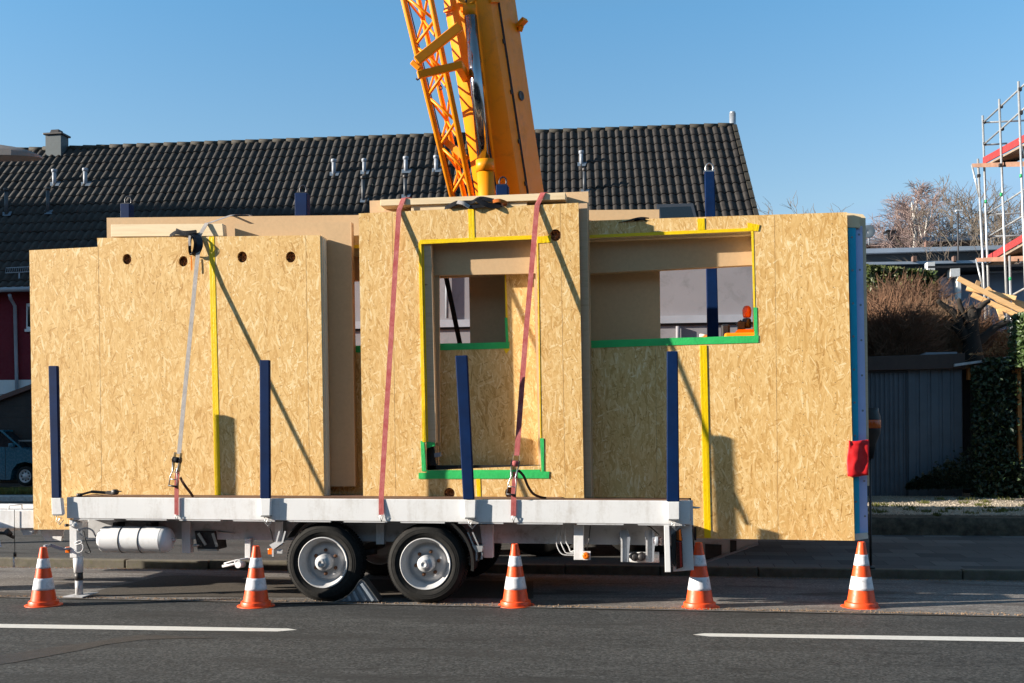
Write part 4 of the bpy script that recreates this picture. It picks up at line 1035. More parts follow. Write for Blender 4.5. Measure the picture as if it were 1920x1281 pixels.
# back slope and body
Bk = lambda u, s, h=0: Rr+U*u+(-Hn-Vector((0,0,1))*PT)/dl*s
part('roof_back', MB().add([Bk(0,0),Bk(LEN,0),Bk(LEN,4.6),Bk(0,4.6)], [(0,1,2,3)]), TILE, HS)
mb = MB(); rn = random.Random(8)
u = 0.0
while u < LEN:                   # ridge caps overlapping
    mb.tube([RP(u,0,.0), RP(u+.50,0,.022)], [.085,.094], 10); u += .46
part('ridge_tiles', mb, MOSS, rf)
mb = MB(); s_ = .05
while s_ < SLOPE:
    mb.beam(RP(-.03,s_,.045), RP(-.03,s_+.44,.06), .13, .07, up=Nn); s_ += RW_
part('verge_tiles', mb, MOSS, rf)
EZ = Rr.z-SPAN*PT
mb = MB(); inset = Hn*(SPAN-.45); inb = -Hn*3.5
a = Rr+U*.25; b_ = Rr+U*(LEN-.2)
def wallquad(p, q_, z0, z1, th=.25, nrm=None):
    n_ = nrm*th; v = []
    return [Vector((p.x,p.y,z1)),Vector((q_.x,q_.y,z1)),Vector((q_.x,q_.y,z0)),Vector((p.x,p.y,z0)),Vector((p.x,p.y,z1))-n_,Vector((q_.x,q_.y,z1))-n_,Vector((q_.x,q_.y,z0))-n_,Vector((p.x,p.y,z0))-n_]
# white plinth storey height: photo y = 712 at the left edge
fl_ = b_+inset
wl = (Rl+U*1.2)+inset; dW = (wl-CAM).dot(CF); ZS = D(20, 713, dW).z
EZ = EZ-.42
mb.hexa(wallquad(a+inset, b_+inset, ZS, EZ+.12, nrm=Hn)); part('wall', mb, REDW, HS, 'dark red upper wall')
mb = MB(); mb.hexa(wallquad(a+inset+Hn*.004, b_+inset+Hn*.004, .1, ZS, nrm=Hn)); part('wall', mb, WHT, HS, 'white rendered lower wall')
mb = MB()
for e_, sg in ((a,1),(b_,-1)):
    v = [e_+inset, e_+inb, e_]; z = [EZ+.1, Rr.z-3.5*PT-.1, Rr.z-.06]
    v2 = [Vector((p.x,p.y,zz+(e_.z-Rr.z))) for p, zz in zip(v, z)]; lo_ = [Vector((v[0].x,v[0].y,.1)), Vector((v[1].x,v[1].y,.1))]
    mb.add([lo_[0], lo_[1], v2[1], v2[2], v2[0]], [(0,1,2,3,4)])
mb.hexa(wallquad(a+inb, b_+inb, .1, Rr.z-3.5*PT-.1, nrm=-Hn)); part('gable_walls', mb, WHT, HS)
# gutter, downpipe, window, snow guard on the left part
g0 = RP(-.1, SLOPE+.06, -.03); g1 = RP(LEN, SLOPE+.05, -.02)
part('gutter', MB().tube([g0, g1], .075, 10), GALV2, HS)
def onwall(x, y, off=.0):     # pixel -> point on the front wall plane
    n_ = Hn; p0 = a+inset+Hn*(.02+off); v = ray(x, y); return CAM+v*((p0-CAM).dot(n_)/v.dot(n_))
dp = [onwall(18,553,.40), onwall(20,560,.28), onwall(28,574,.06), onwall(31,700,.06), onwall(32,760,.06)]
part('downpipe', MB().tube(dp, .05, 10), GALV2, HS)
w4 = [onwall(x,y,.02) for x,y in ((49,569),(74,569),(74,618),(49,618))]
w = part('window', MB().hexa(w4+[p-Hn*.06 for p in w4]), paint('window_frame',(.6,.6,.6),.5), HS, bevel=.01)
c_ = sum(w4, Vector())/4; w5 = [c_+(p-c_)*.78+Hn*.004 for p in w4]
part('pane', MB().hexa(w5+[p-Hn*.02 for p in w5]), GLASS, w)
s4 = [onwall(x,y,.08) for x,y in ((46,617),(78,617),(78,622),(46,622))]
part('sill', MB().hexa(s4+[p-Hn*.12 for p in s4]), WHT, w)
def onroof(x, y, h=0.0):
    p0 = Rr+Nn*h; v = ray(x, y); return CAM+v*((p0-CAM).dot(Nn)/v.dot(Nn))
mb = MB(); A0 = onroof(10,512,.12); A1 = onroof(90,508,.12)
dv = Nn*.09
mb.tube([A0,A1],.014,6); mb.tube([A0-Dn*.14+dv*.8,A1-Dn*.14+dv*.8],.014,6)
for k in range(21):
    p = A0.lerp(A1,k/20); mb.tube([p, p-Dn*.14+dv*.8], .007, 4)
mb.beam(onroof(36,512,.1), onroof(36,524,.0), .04, .02)
part('snow_guard', mb, GALV2, rf)
# roof window
f4 = [onroof(x,y,.09) for x,y in ((1231,383),(1300,381),(1309,416),(1234,416))]
fr = part('roof_window', MB().hexa(f4+[p-Nn*.12 for p in f4]), paint('roof_window_frame',(.035,.04,.05),.4), rf, bevel=.01)
f5 = [onroof(x,y,.096) for x,y in ((1237,389),(1294,387),(1302,413),(1240,413))]
part('pane', MB().hexa(f5+[p-Nn*.02 for p in f5]), GLASS, fr)
# vents (photo: base x, base y, top y, radius px)
vents = [(102,346,320,5.5,0),(160,346,318,5.5,0),(12,402,356,5,1),(90,399,354,5,1),(626,327,301,5.5,0),(683,324,300,5,0),(761,322,296,5.5,0),(818,320,294,5.5,0),(681,377,333,5,1),(760,369,331,5,1),(1090,309,285,5,0),(1096,360,318,4.5,1)]
for bx, by, ty, rp, dark in vents:
    p = onroof(bx, by, .02); sc_ = c_scale(p); top = p+Vector((0,0,(by-ty)*sc_*1.02)); r_ = rp*sc_*.8
    if dark:
        vp = part('vent_pipe', MB().tube([p-Vector((0,0,.1)), p.lerp(top,.3)], r_*.95, 14).tube([p.lerp(top,.3), top-Vector((0,0,.03))], r_*.85, 14), paint('dark_vent',(.05,.055,.065),.5), rf) if False else part('vent_pipe', MB().tube([p-Vector((0,0,.1)), top-Vector((0,0,.03))], r_*.85, 14), DVENT if 'DVENT' in globals() else GALV2, rf)
    else:
        vp = part('vent_pipe', MB().tube([p-Vector((0,0,.1)), top], r_*.85, 14), GALV2, rf)
    part('vent_cap', MB().lathe(top, (0,0,1), [(r_*.8,-.08),(r_*1.2,-.06),(r_*1.25,.0),(r_*1.1,.03),(.001,.04)], 14), GALV2 if not dark else DSTEEL, vp)
    k4 = [onroof(bx-rp*1.4,by-4,.05),onroof(bx+rp*2.2,by-5,.05),onroof(bx+rp*1.5,by+3,.06),onroof(bx-rp*1.4,by+3,.06)]
    part('flashing', MB().hexa([x+Nn*.012 for x in k4]+k4), FLSH, vp, bevel=.01)
# chimney at the left, steel flue at the right
c0 = onroof(107,287,.0); sc_ = c_scale(c0); cx = c0-Hn*.0; w_ = 15.5*sc_
zt_ = D(107,256,(c0-CAM).dot(CF)).z
mb = MB(); mb.box(cx.x-w_, cx.x+w_, cx.y-w_*.8, cx.y+w_*.8, c0.z-.6, zt_)
ch = part('chimney', mb, paint('chimney_slate',(.06,.08,.09),.6,.15,9), HS)
mb = MB(); mb.box(cx.x-w_*1.22, cx.x+w_*1.22, cx.y-w_, cx.y+w_, zt_, zt_+.06); q4 = w_*.62
mb.hexa([(cx.x-q4*.8,cx.y-q4*.7,zt_+.20),(cx.x+q4*.8,cx.y-q4*.7,zt_+.20),(cx.x+q4,cx.y-q4,zt_+.06),(cx.x-q4,cx.y-q4,zt_+.06),(cx.x-q4*.8,cx.y+q4*.7,zt_+.20),(cx.x+q4*.8,cx.y+q4*.7,zt_+.20),(cx.x+q4,cx.y+q4,zt_+.06),(cx.x-q4,cx.y+q4,zt_+.06)])
part('chimney_cap', mb, DSTEEL, ch, bevel=.01)
f0 = D(1374,240,DR+.4); f1 = D(1373.5,213,DR+.4)
fl2 = part('flue', MB().tube([f0-Vector((0,0,.5)), f1], 6.2*c_scale(f1), 18), paint('flue_metal',(.45,.47,.5),.3,.1,9,metal=.6), HS)
part('flue_cap', MB().lathe(f1, (0,0,1), [(.085,0),(.092,.01),(.092,.05),(.001,.07)], 18), GALV, fl2)

# grey flat building seen through the window openings
GB = thing('outbuilding', 'plain grey rendered outbuilding wall with a ledge and a downpipe seen through the openings', 'outbuilding', D(1200,850,18.2))
g0 = D(560,850,18.9); g1 = D(1588,850,17.9); 
gu = (g1-g0); gu.z = 0; gu.normalize(); gn = Vector((gu.y,-gu.x,0))
zt2 = D(1300,470,18.15).z; zl = D(1300,592,18.15).z
def gw(x, y, off=0.0):
    p0 = g0+gn*off; v = ray(x, y); return CAM+v*((p0-CAM).dot(gn)/v.dot(gn))
ln = (g1-g0).length
def gbox(o0, o1, z0, z1, u0=0.0, u1=None):
    u1 = ln if u1 is None else u1; A_ = g0+gu*u0; B_ = g0+gu*u1
    return MB().hexa([Vector((p.x,p.y,z))+gn*o for p,z,o in ((A_,z1,o1),(B_,z1,o1),(B_,z0,o1),(A_,z0,o1),(A_,z1,o0),(B_,z1,o0),(B_,z0,o0),(A_,z0,o0))])
part('wall', gbox(-1.6, 0, .1, zt2), GRYW, GB)
part('roof_edge', gbox(-1.7,.08, zt2, zt2+.12), DSTEEL, GB)
part('ledge', gbox(0,.07, zl-.13, zl), paint('ledge_grey',(.36,.37,.42),.7), GB)
part('ledge_strip', gbox(0,.03, zl-.165, zl-.131), BLACK, GB)  # black strip running just below the ledge
pipe = gw(1271,612,.05); part('downpipe', MB().tube([pipe, gw(1271,640,.05), Vector((pipe.x,pipe.y,.1))], .035, 8), GRYW, GB)
pipe = gw(838,500,.05); part('downpipe', MB().tube([gw(838,470,.05), gw(838,597,.05)], .03, 8), GALV2, GB)

# ================================================================= CRANE
KR = thing('mobile_crane', 'yellow mobile crane with its telescopic boom raised steeply behind the load', 'crane', D(970,900,15.5))
DB = 15.0
def bax(t):   # boom centre line: t=0 at photo y 400, t=1 at y 0
    return D(958,400,15.0)*(1-t)+D(895,0,14.3)*t
b0 = bax(-.95); b1 = bax(2.6); bd = (b1-b0).normalized()
side = bd.cross(Vector((0,1,0))).normalized(); 
if side.x < 0: side = -side
front = side.cross(bd).normalized()
if front.y > 0: front = -front
ws = 65*c_scale(bax(.4))
prof = [(-1.0,-.55),(-.90,.30),(-.62,.62),(-.30,.74),(.10,.72),(.42,.56),(.60,.30),(1.0,-.55)]
mb = MB()
for e_ in (b0, b1):
    for u_, w_ in prof: mb.v.append(e_+side*u_*ws+front*w_*ws)
n = len(prof)
for k in range(n): mb.f.append([k,(k+1)%n,(k+1)%n+n,k+n]); mb.sm.append(1 <= k <= 4)
mb.f.append(list(range(n))[::-1]); mb.f.append(list(range(n,2*n))); mb.sm += [False,False]
bm = part('boom', mb, ORG, KR)
# seam strip, fasteners, bracket, hole on the right side plate
def bp(t, u_, w_): return bax(t)+side*u_*ws+front*w_*ws
part('boom_seam', MB().beam(bp(-.55,.61,.31), bp(2.6,.61,.31), .035, .012, up=front), DSTEEL, bm)
mb = MB()
for t in (.12,.32,.55,.78): mb.beam(bp(t,.585,.335), bp(t+.02,.585,.335), .03,.03)
part('seam_bolts', mb, DSTEEL, bm)
part('boom_bracket', MB().beam(bp(.86,.98,-.48), bp(.885,1.22,-.38), .10,.05).beam(bp(.84,1.0,-.48),bp(.86,1.08,-.42),.06,.05), ORG, bm)
sp_n = (side*.85+front*.40).normalized()
part('boom_hole', MB().lathe(bp(.54,.80,-.10), sp_n, [(.001,.006),(.040,.006),(.048,.012),(.065,.012),(.068,.0)], 20), DSTEEL, bm)
# lift cylinder: chromed rod and barrel
r0 = D(882,30,14.0-.05); r1 = D(907,303,14.25)
part('cylinder_rod', MB().tube([r0, r1], 12*c_scale(r0), 28), CHROME, KR)
br0 = D(909,300,14.25); br1 = D(919,500,14.45)
bar = MB().tube([br0, D(910.3,322,14.26)], 17.3*c_scale(br0), 28).tube([D(910.3,322,14.26), br1], 15.8*c_scale(br0), 28)
part('cylinder_barrel', bar, ORG, KR)
mb = MB(); mb.tube([D(868,20,14.0), D(892,20,14.0)], .085, 18); mb.tube([D(873,6,14.0), D(876,30,14.0)], .05, 12)
mb.beam(D(866,-10,14.05), D(868,24,14.05), .04,.14); mb.beam(D(890,-10,14.05), D(889,24,14.05), .04,.14)
part('clevis', mb, ORG, KR)
h4 = [D(x,y,13.95) for x,y in ((850,-20),(915,-25),(884,9),(862,10))]
part('clevis_housing', MB().hexa(h4+[D(x,y,14.25) for x,y in ((850,-20),(930,-25),(905,9),(862,10))]), ORG, KR, bevel=.02)
# lattice jib stowed along the left of the boom
def chord(xb, xt, db, dt_): 
    return lambda t: D(xb,365,db)*(1-t)+D(xt,0,dt_)*t
cA = chord(847,757,14.5,14.0); cC = chord(884,808,14.35,13.85); cB = chord(870,785,15.1,14.6)
ctop = 2.2; mbj = MB()
for c_ in (cA, cC, cB): mbj.tube([c_(-.35), c_(ctop)], .042 if c_ != cB else .036, 8)
jb = part('jib', mbj, ORG, KR)
mb = MB(); nb = 7
k = -2; st_ = .1285
while k*st_ < ctop-st_:
    t0 = k*st_; 
    if k % 2 == 0:
        mb.tube([cA(t0), cC(t0+st_)], .022, 6); mb.tube([cA(t0), cB(t0+st_)], .018, 6); mb.tube([cC(t0+.02), cB(t0+st_)], .018, 6)
    else:
        mb.tube([cC(t0), cA(t0+st_)], .022, 6); mb.tube([cB(t0), cA(t0+st_)], .018, 6); mb.tube([cB(t0), cC(t0+st_+.02)], .018, 6)
    k += 1
part('jib_bracing', mb, ORG, jb)
part('jib_bracing', MB().beam(D(835,265,14.4), D(877,300,14.3), .09,.02, up=front), ORG, jb)
# brackets holding the jib
mb = MB(); mb.beam(D(781,115,13.75), D(862,50,13.75), .12,.10, up=front)
part('jib_bracket', mb, ORG, KR, bevel=.01)
mb = MB(); mb.beam(D(783,141,13.8), D(866,122,13.85), .10,.13, up=front); mb.beam(D(772,116,13.75), D(787,130,13.75), .07,.05, up=front); mb.box(D(855,118,13.9).x,D(870,118,13.9).x,D(862,118,13.8).y,D(862,118,14.4).y,D(862,128,13.8).z,D(862,114,13.8).z)
part('jib_bracket', mb, ORG, KR, bevel=.01)
part('jib_cable', MB().tube([cA(-.2)+Vector((.05,0,0)), cA(2.1)+Vector((.06,0,0))], .008, 5), DSTEEL, jb)
part('hydraulic_hose', MB().tube(smooth_path([bp(.02,-.2,.80),bp(.3,-.22,.79),bp(.6,-.18,.80),bp(1.1,-.22,.79),bp(1.6,-.2,.8)],6), .014, 6), BLACK, bm)
part('boom_flange', MB().beam(bp(.97,-.9,.34), bp(.97,-.62,.66), .05,.05).beam(bp(.97,.42,.6), bp(.97,.62,.34), .05,.05), ORG, bm)
part('jib_hook', MB().tube(smooth_path([D(785,141,13.8),D(786,146,13.8),D(783,150,13.8),D(780,147,13.8)],3),.01,6).tube(smooth_path([D(826,160,14),D(829,165,14),D(826,169,14),D(823,165,14),D(826,160,14)],3),.008,5), DSTEEL, KR)
# superstructure and carrier (mostly hidden behind the load)
S_ = D(960,800,15.1); cx, cy = S_.x, S_.y
mb = MB(); mb.box(cx-1.2, cx+1.4, cy-1.0, cy+1.1, 1.75, 2.7); mb.box(cx+1.4, cx+3.0, cy-.9, cy+1.0, 1.9, 2.95)
part('superstructure', mb, ORG, KR, bevel=.05)
c0 = D(1424,600,14.2).x; c1 = D(1590,600,14.2).x
mb = MB(); mb.hexa([(c0,cy-1.1,3.9),(c1-.1,cy-1.1,3.9),(c1,cy-1.1,1.72),(c0,cy-1.1,1.72),(c0,cy+.9,3.9),(c1-.1,cy+.9,3.9),(c1,cy+.9,1.72),(c0,cy+.9,1.72)])
cb = part('cab', mb, ORG, KR, bevel=.05)  # unseen cab, placed and widened to shade the shed and ivy
part('cab_window', MB().box(c0+.12,c1-.2,cy-1.115,cy-1.10,2.7,3.7), GLASS, cb)
mb = MB(); mb.box(-2.2, c1, cy-1.2, cy+1.2, 1.0, 1.72)
part('carrier', mb, ORG, KR, bevel=.04)
for i in range(3):
    wx = -1.5+i*1.35
    for yy in (cy-1.35, cy+1.05): part('wheel', MB().lathe((wx,yy,.78),(0,1,0),[(.001,.06),(.28,.05),(.3,0),(.58,0),(.64,.06),(.64,.26),(.58,.32),(.001,.3)], 32), RUBBER, KR)
mb = MB(); f4 = [D(x,y,14.9) for x,y in ((1383,618),(1412,617),(1440,634),(1367,636))]
mb.hexa(f4+[p+Vector((0,.5,.0)) for p in f4]); part('engine_cover', mb, ORG, KR)
mb = MB(); mb.lathe(D(1400,600,15.0)+Vector((0,0,-.12)),(0,0,1),[(.001,0),(.06,0),(.065,.12),(.05,.14),(.001,.14)],16); mb.tube([D(1384,603,15.0),D(1390,612,15.0)],.05,8); mb.tube([D(1392,640,15.1),D(1397,605,15.0)],.02,6); mb.box(D(1383,606,15.0).x,D(1395,606,15.0).x,D(1383,606,14.9).y,D(1383,606,15.1).y,D(1383,618,15.0).z,D(1383,605,15.0).z)
part('lamp_bracket', mb, BLACK, KR)
part('beacon', MB().lathe(D(1400.5,590,15.0),(0,0,1),[(.001,-.045),(.05,-.045),(.062,-.01),(.066,.06),(.055,.10),(.03,.125),(.001,.13)],18), paint('red_amber',(.55,.09,.01),.25), KR)
part('mirror', MB().box(D(1352,612,15.1).x,D(1369,612,15.1).x,D(1352,612,15.1).y,D(1352,612,15.2).y,D(1352,636,15.1).z,D(1352,608,15.1).z), BLACK, KR, bevel=.03)
part('work_lamp', MB().tube([D(1312,629,15.1),D(1327,630,15.1)],.022,8), paint('cream_plastic',(.8,.75,.62),.5), KR)
mb = MB(); mb.box(cx+3.0, D(1440,640,15.1).x, cy-.7, cy+.7, 1.72, D(1400,634,14.9).z-.02); part('engine_cover', mb, ORG, KR, bevel=.03)

# ================================================================= LEFT BACKGROUND
# garage with dark boards
GA = thing('garage', 'low dark boarded garage with a brown sloping roof edge beside the blue car', 'garage', D(20,880,28.7))
dg = 28.7
pts = [D(x,y,dg) for x,y in ((-200,822),(60,737.5),(200,693),(200,905),(-200,905))]
part('wall', MB().slab([Vector((p.x,0,p.z)) for p in pts], pts[0].y, pts[0].y+1.1), DARKW, GA)
a0 = D(-210,826,dg); a1 = D(205,690,dg); a0.y = a1.y = pts[0].y-.05
mb = MB().beam(a0, a1, .12, .15, up=(0,1,0)); a2 = a0+Vector((0,1.2,0)); a3 = a1+Vector((0,1.2,0)); mb.add([a0+Vector((0,0,.06)),a1+Vector((0,0,.06)),a3+Vector((0,0,.06)),a2+Vector((0,0,.06))],[(0,1,2,3)])
part('roof_edge', mb, paint('brown_fascia',(.09,.04,.03),.6), GA)
mb = MB()
for k in range(9):
    z = .6+k*.3; mb.box(pts[0].x, pts[2].x, pts[0].y-.012, pts[0].y-.002, z, z+.012)
part('board_joints', mb, BLACK, GA)
# picket fence
FE = thing('picket_fence', 'small weathered picket fence in front of the dark garage', 'fence', D(40,850,28.1))
mb = MB(); mp_ = MB()
for k in range(34):
    x = -30+k*4.3; a = D(x,828,28.1); b_ = D(x,905,28.1); mp_.box(a.x-.024,a.x+.024,a.y-.01,a.y+.01,b_.z,a.z)
FG = paint('fence_wood',(.22,.21,.20),.8,.2)
part('pickets', mp_, FG, FE)
a = D(-32,827,28.1); b_ = D(114,827,28.1); mb.box(a.x,b_.x,a.y-.02,a.y+.02,a.z-.02,a.z+.02); part('rail', mb, FG, FE)
# blue car
def P_at(x, y, d): return D(x, y, d)
cd = 27.5
CARZ = D(47, 911, cd).z
def cpx(x, y, dy=0.0): p = D(x, y, cd); return p
CA = thing('parked_car', 'old dark blue saloon car parked on the grass verge in front of the garage', 'car', D(47,911,cd))
CPAINT = paint('car_blue', (.010,.10,.15), .25, .05, 3, coat=.6)
# side profile in photo pixels (car faces right); extruded with a narrower roof
body = [(-175,868),(-172,838),(-120,838),(-60,837),(34,839),(62,845),(100,850),(112,858),(114,880),(110,897),(84,898),(78,878),(66,870),(47,866),(30,870),(20,882),(16,900),(-96,900),(-100,882),(-112,870),(-126,868),(-140,872),(-150,884),(-152,898),(-172,896)]
pts = [D(x,y,cd) for x, y in body]; y0 = pts[0].y; sc_ = c_scale(pts[0])
y0 = D(47,880,cd).y
bo = part('body', MB().slab([Vector((p.x,0,p.z)) for p in pts], y0, y0+1.6), CPAINT, CA, bevel=.04)
gl = [(-118,841),(-96,812),(-75,806),(-20,806),(-6,809),(34,841)]
pts = [D(x,y,cd) for x, y in gl]
part('cabin_glass', MB().slab([Vector((p.x,0,p.z)) for p in pts], y0+.12, y0+1.48), GLASS, CA)
mb = MB()
for (a, b_) in (((-118,841),(-96,811)),((-6,808),(34,840)),((-48,806),(-48,840)),((-96,810),(-6,808))):
    for yy in (y0+.08, y0+1.46):
        p = D(*a,cd); r_ = D(*b_,cd); mb.beam(Vector((p.x,yy,p.z)), Vector((r_.x,yy,r_.z)), .05, .05)
p = D(-96,810,cd); r_ = D(-6,808,cd); mb.box(p.x-.02, r_.x+.02, y0+.10, y0+1.45, p.z, p.z+.05)
part('roof', mb, CPAINT, CA, bevel=.015)
p = D(22,837,cd); part('mirror', MB().box(p.x-.08,p.x+.05,y0-.10,y0+.02,p.z-.02,p.z+.08), CPAINT, CA, bevel=.02)
p = D(6,838,cd); r_ = D(6,898,cd); part('door_gap', MB().beam(Vector((p.x,y0-.001,p.z)), Vector((r_.x,y0-.001,r_.z)), .012,.006), BLACK, CA)
for wx in (47,-126):
    c = D(wx,893,cd); c.y = y0-.01; R_ = 18.5*sc_
    ty = part('tyre', MB().lathe(c,(0,1,0),[(R_*.66,.03),(R_*.7,0),(R_*.93,0),(R_,.03),(R_,.17),(R_*.6,.18)],32), RUBBER, CA)
    part('rim', MB().lathe(c,(0,1,0),[(R_*.68,.02),(R_*.66,.005),(R_*.60,.01),(R_*.55,.05),(R_*.30,.03),(R_*.26,.005),(.001,.0)],32), RIMM, ty)
    mb = MB()
    for k in range(8):
        t = k*math.pi/4; mb.lathe(c+Vector((math.cos(t)*R_*.43,.035,math.sin(t)*R_*.43)),(0,-1,0),[(.022,0),(.022,.008),(.001,.009)],8)
    part('rim_holes', mb, BLACK, ty)
# lamp head at the upper left
LA = thing('street_lamp', 'grey street lamp head reaching in from the left above the roof', 'street lamp', D(-330,1000,15.5))
dl_ = 15.5
mb = MB(); prof = [(-110,270,300,.10),(-40,272,299,.10),(0,274,296.5,.10),(35,279,296.8,.095),(60,285,297,.075),(72,290,297,.05),(77,292.5,296.5,.02)]
for x, yt, yb_, hw in prof:
    t = D(x,yt,dl_); bq = D(x,yb_,dl_)
    for sg, p, kx in ((-1,bq,1),(-1,bq.lerp(t,.55),1),(-.6,t,1),(.6,t,1),(1,bq.lerp(t,.55),1),(1,bq,1)): mb.v.append(Vector((p.x, p.y+sg*hw*1.9, p.z)))
for i in range(len(prof)-1):
    for j in range(6):
        a = i*6+j; b_ = i*6+(j+1)%6; mb.f.append([a,b_,b_+6,a+6]); mb.sm.append(j in (1,2,3))
e_ = (len(prof)-1)*6; mb.f.append([e_+k for k in range(6)]); mb.sm.append(False)
part('lamp_head', mb, paint('lamp_grey',(.22,.20,.19),.4), LA)
ar = D(-110,285,dl_); part('arm', MB().tube([ar, D(-330,300,dl_)], .04, 10), GALV2, LA)
pb = D(-330,300,dl_); part('pole', MB().tube([Vector((pb.x,pb.y,-.02)), pb+Vector((0,0,.1))], [.09,.05], 14), GALV2, LA)
# neighbouring apartment block out of frame that shades the lower part of the roof
NB = thing('apartment_block', 'neighbouring apartment block beyond the left edge of the view', 'building', (-40,1,0))
ry = onroof(200,385); rx = onroof(640,400)
NY = 5.5; kz = math.tan(SUN_EL)*math.hypot(1,SUN_A); ZT = ry.z+(ry.y-NY)*kz; XE = min(-14.5, rx.x-SUN_A*(rx.y-NY))
print('NB', ZT, XE)
mb = MB(); mb.box(-70,XE,-3,NY,-.05,ZT); part('wall', mb, WHT, NB)
mb = MB()
for i in range(10):
    for k in range(5): x = XE-3-i*4.4; z = 1.1+k*2.9; mb.box(x,x+1.5,-3.04,-2.98,z,z+1.5)
part('windows', mb, GLASS, NB)
mb = MB(); mb.box(-70.3,XE,-3.2,NY,ZT-.02,ZT+.1); part('roof', mb, DSTEEL, NB)

# ================================================================= RIGHT BACKGROUND
# metal shed
SH = thing('metal_shed', 'dark blue-grey ribbed metal shed with a brown roof edge behind the load end', 'shed', D(1720,905,19))
ds = 19.0; s0 = D(1560,900,ds); s1 = D(1801,900,ds); yS = s1.y; zt3 = D(1800,690,ds).z
SHM = paint('shed_metal', (.08,.105,.13), .5, .12, 2.5)
mb = MB(); mb.box(s0.x, s1.x, yS, yS+1.6, ZB-.35, zt3)
x = s0.x
while x < s1.x-.05:
    w_ = .055 if x < D(1702,800,ds).x else .16
    mb.hexa([(x+.012,yS-.018,zt3-.02),(x+w_-.018,yS-.018,zt3-.02),(x+w_-.018,yS-.018,ZB-.3),(x+.012,yS-.018,ZB-.3),(x,yS+.01,zt3-.02),(x+w_,yS+.01,zt3-.02),(x+w_,yS+.01,ZB-.3),(x,yS+.01,ZB-.3)]); x += w_*1.25 if w_ > .1 else w_*1.5
part('wall', mb, SHM, SH)
dx1 = D(1702,800,ds).x; mb = MB(); mb.box(s0.x, dx1+.02, yS-.03, yS-.018, D(1700,696,ds).z-.02, D(1700,696,ds).z+.02); mb.box(dx1-.01, dx1+.03, yS-.03, yS-.015, ZB-.3, D(1700,696,ds).z)
part('door_frame', mb, paint('shed_frame',(.03,.045,.06),.5), SH)
mb = MB(); e0 = D(1801,690,ds); mb.hexa([(s0.x-.3,yS-.16,D(1600,672,ds).z+.02),(e0.x+.04,yS-.16,D(1795,664,ds).z),(e0.x+.04,yS-.16,zt3-.02),(s0.x-.3,yS-.16,zt3-.04),(s0.x-.3,yS+1.75,D(1600,672,ds).z+.02),(e0.x+.04,yS+1.75,D(1795,664,ds).z),(e0.x+.04,yS+1.75,zt3-.02),(s0.x-.3,yS+1.75,zt3-.04)])
part('roof', mb, paint('brown_roof_edge',(.045,.027,.021),.5,.2,4), SH, bevel=.008)
mb = MB(); r0_ = D(1736,663,ds+.3); mb.box(r0_.x,r0_.x+.55,r0_.y,r0_.y+.5,r0_.z-.03,r0_.z+.02); part('roof_sheet', mb, GALV2, SH)
# garden fence / carport with ivy
FN = thing('wooden_lean_to', 'wooden lean-to with orange posts and a grey roof sheet overgrown with ivy', 'lean-to', D(1860,925,19.2))
df = 18.6; WOODO = paint('orange_wood',(.50,.20,.05),.7,.2,4); yF = D(1860,800,df).y
def fq(pts, y0, y1, mb=None):
    mb = mb or MB(); f_ = [D(x,y,df) for x,y in pts]
    return mb.hexa([Vector((p.x,y0,p.z)) for p in f_]+[Vector((p.x,y1,p.z)) for p in f_])
part('back_wall', fq([(1797,688),(1990,676),(1990,945),(1797,925)], yF+.9, yF+1.0), DARKW, FN)
part('beam', fq([(1795,686),(1990,660),(1990,668),(1795,692)], yF+.35, yF+.5), paint('grey_wood',(.30,.24,.17),.8,.2,6), FN)
part('post', fq([(1825,689),(1830.5,688),(1830.5,710),(1825,710)], yF+.3, yF+.4), WOODO, FN)
part('post', fq([(1903,672),(1911,671),(1914,870),(1908,870)], yF-.02, yF+.1), WOODO, FN)
part('post', fq([(1896,672),(1905,671),(1905,700),(1897,700)], yF-.0, yF+.08), WOODO, FN)
part('roof_sheet', fq([(1795,681),(1990,655),(1990,659),(1795,686)], yF+.1, yF+1.2), GALV, FN)
part('front_panel', fq([(1830,690),(1990,680),(1990,945),(1830,935)], yF+.25, yF+.3), DARKW, FN)
def leaves(name, n, fn, size, mats, label, cat, loc, seed=1, group=None, kind=None):
    t = thing(name, label, cat, loc, group); rn = random.Random(seed)
    mbs = [MB() for _ in mats]
    for i in range(n):
        p = fn(rn)
        if p is None: continue
        s = size*rn.uniform(.6,1.3); a = Vector((rn.gauss(0,1),rn.gauss(-.6,1),rn.gauss(0,1))).normalized(); u = a.orthogonal().normalized(); w = a.cross(u)
        th = rn.uniform(0,6.28); u, w = u*math.cos(th)+w*math.sin(th), w*math.cos(th)-u*math.sin(th)
        m_ = mbs[min(len(mats)-1, int(rn.random()*len(mats)))]
        m_.add([p-u*s, p+w*s*.55-u*s*.1+a*s*.15, p+u*s, p-w*s*.55-u*s*.1+a*s*.15], [(0,1,2),(0,2,3)])
    for m_, mt_ in zip(mbs, mats): part('foliage', m_, mt_, t)
    return t
IVY = [paint('ivy_a',(.018,.036,.012),.45,.2,9), paint('ivy_b',(.034,.060,.022),.4,.2,9), paint('ivy_c',(.010,.022,.009),.5,.2,9)]
def ivy1(rn):
    x = rn.uniform(1826,1960); y = 672+rn.random()**1.3*275
    if x < 1845 and y < 690: y += 15
    if 1903 < x < 1914 and rn.random() < .85 and y < 860: return None
    p = D(x, y, df); p.y = yF+.15-abs(rn.gauss(0,.14)); return p
leaves('ivy', 9000, ivy1, .045, IVY, 'dark green ivy hanging over the front of the wooden lean-to', 'ivy', D(1880,940,19), 3)
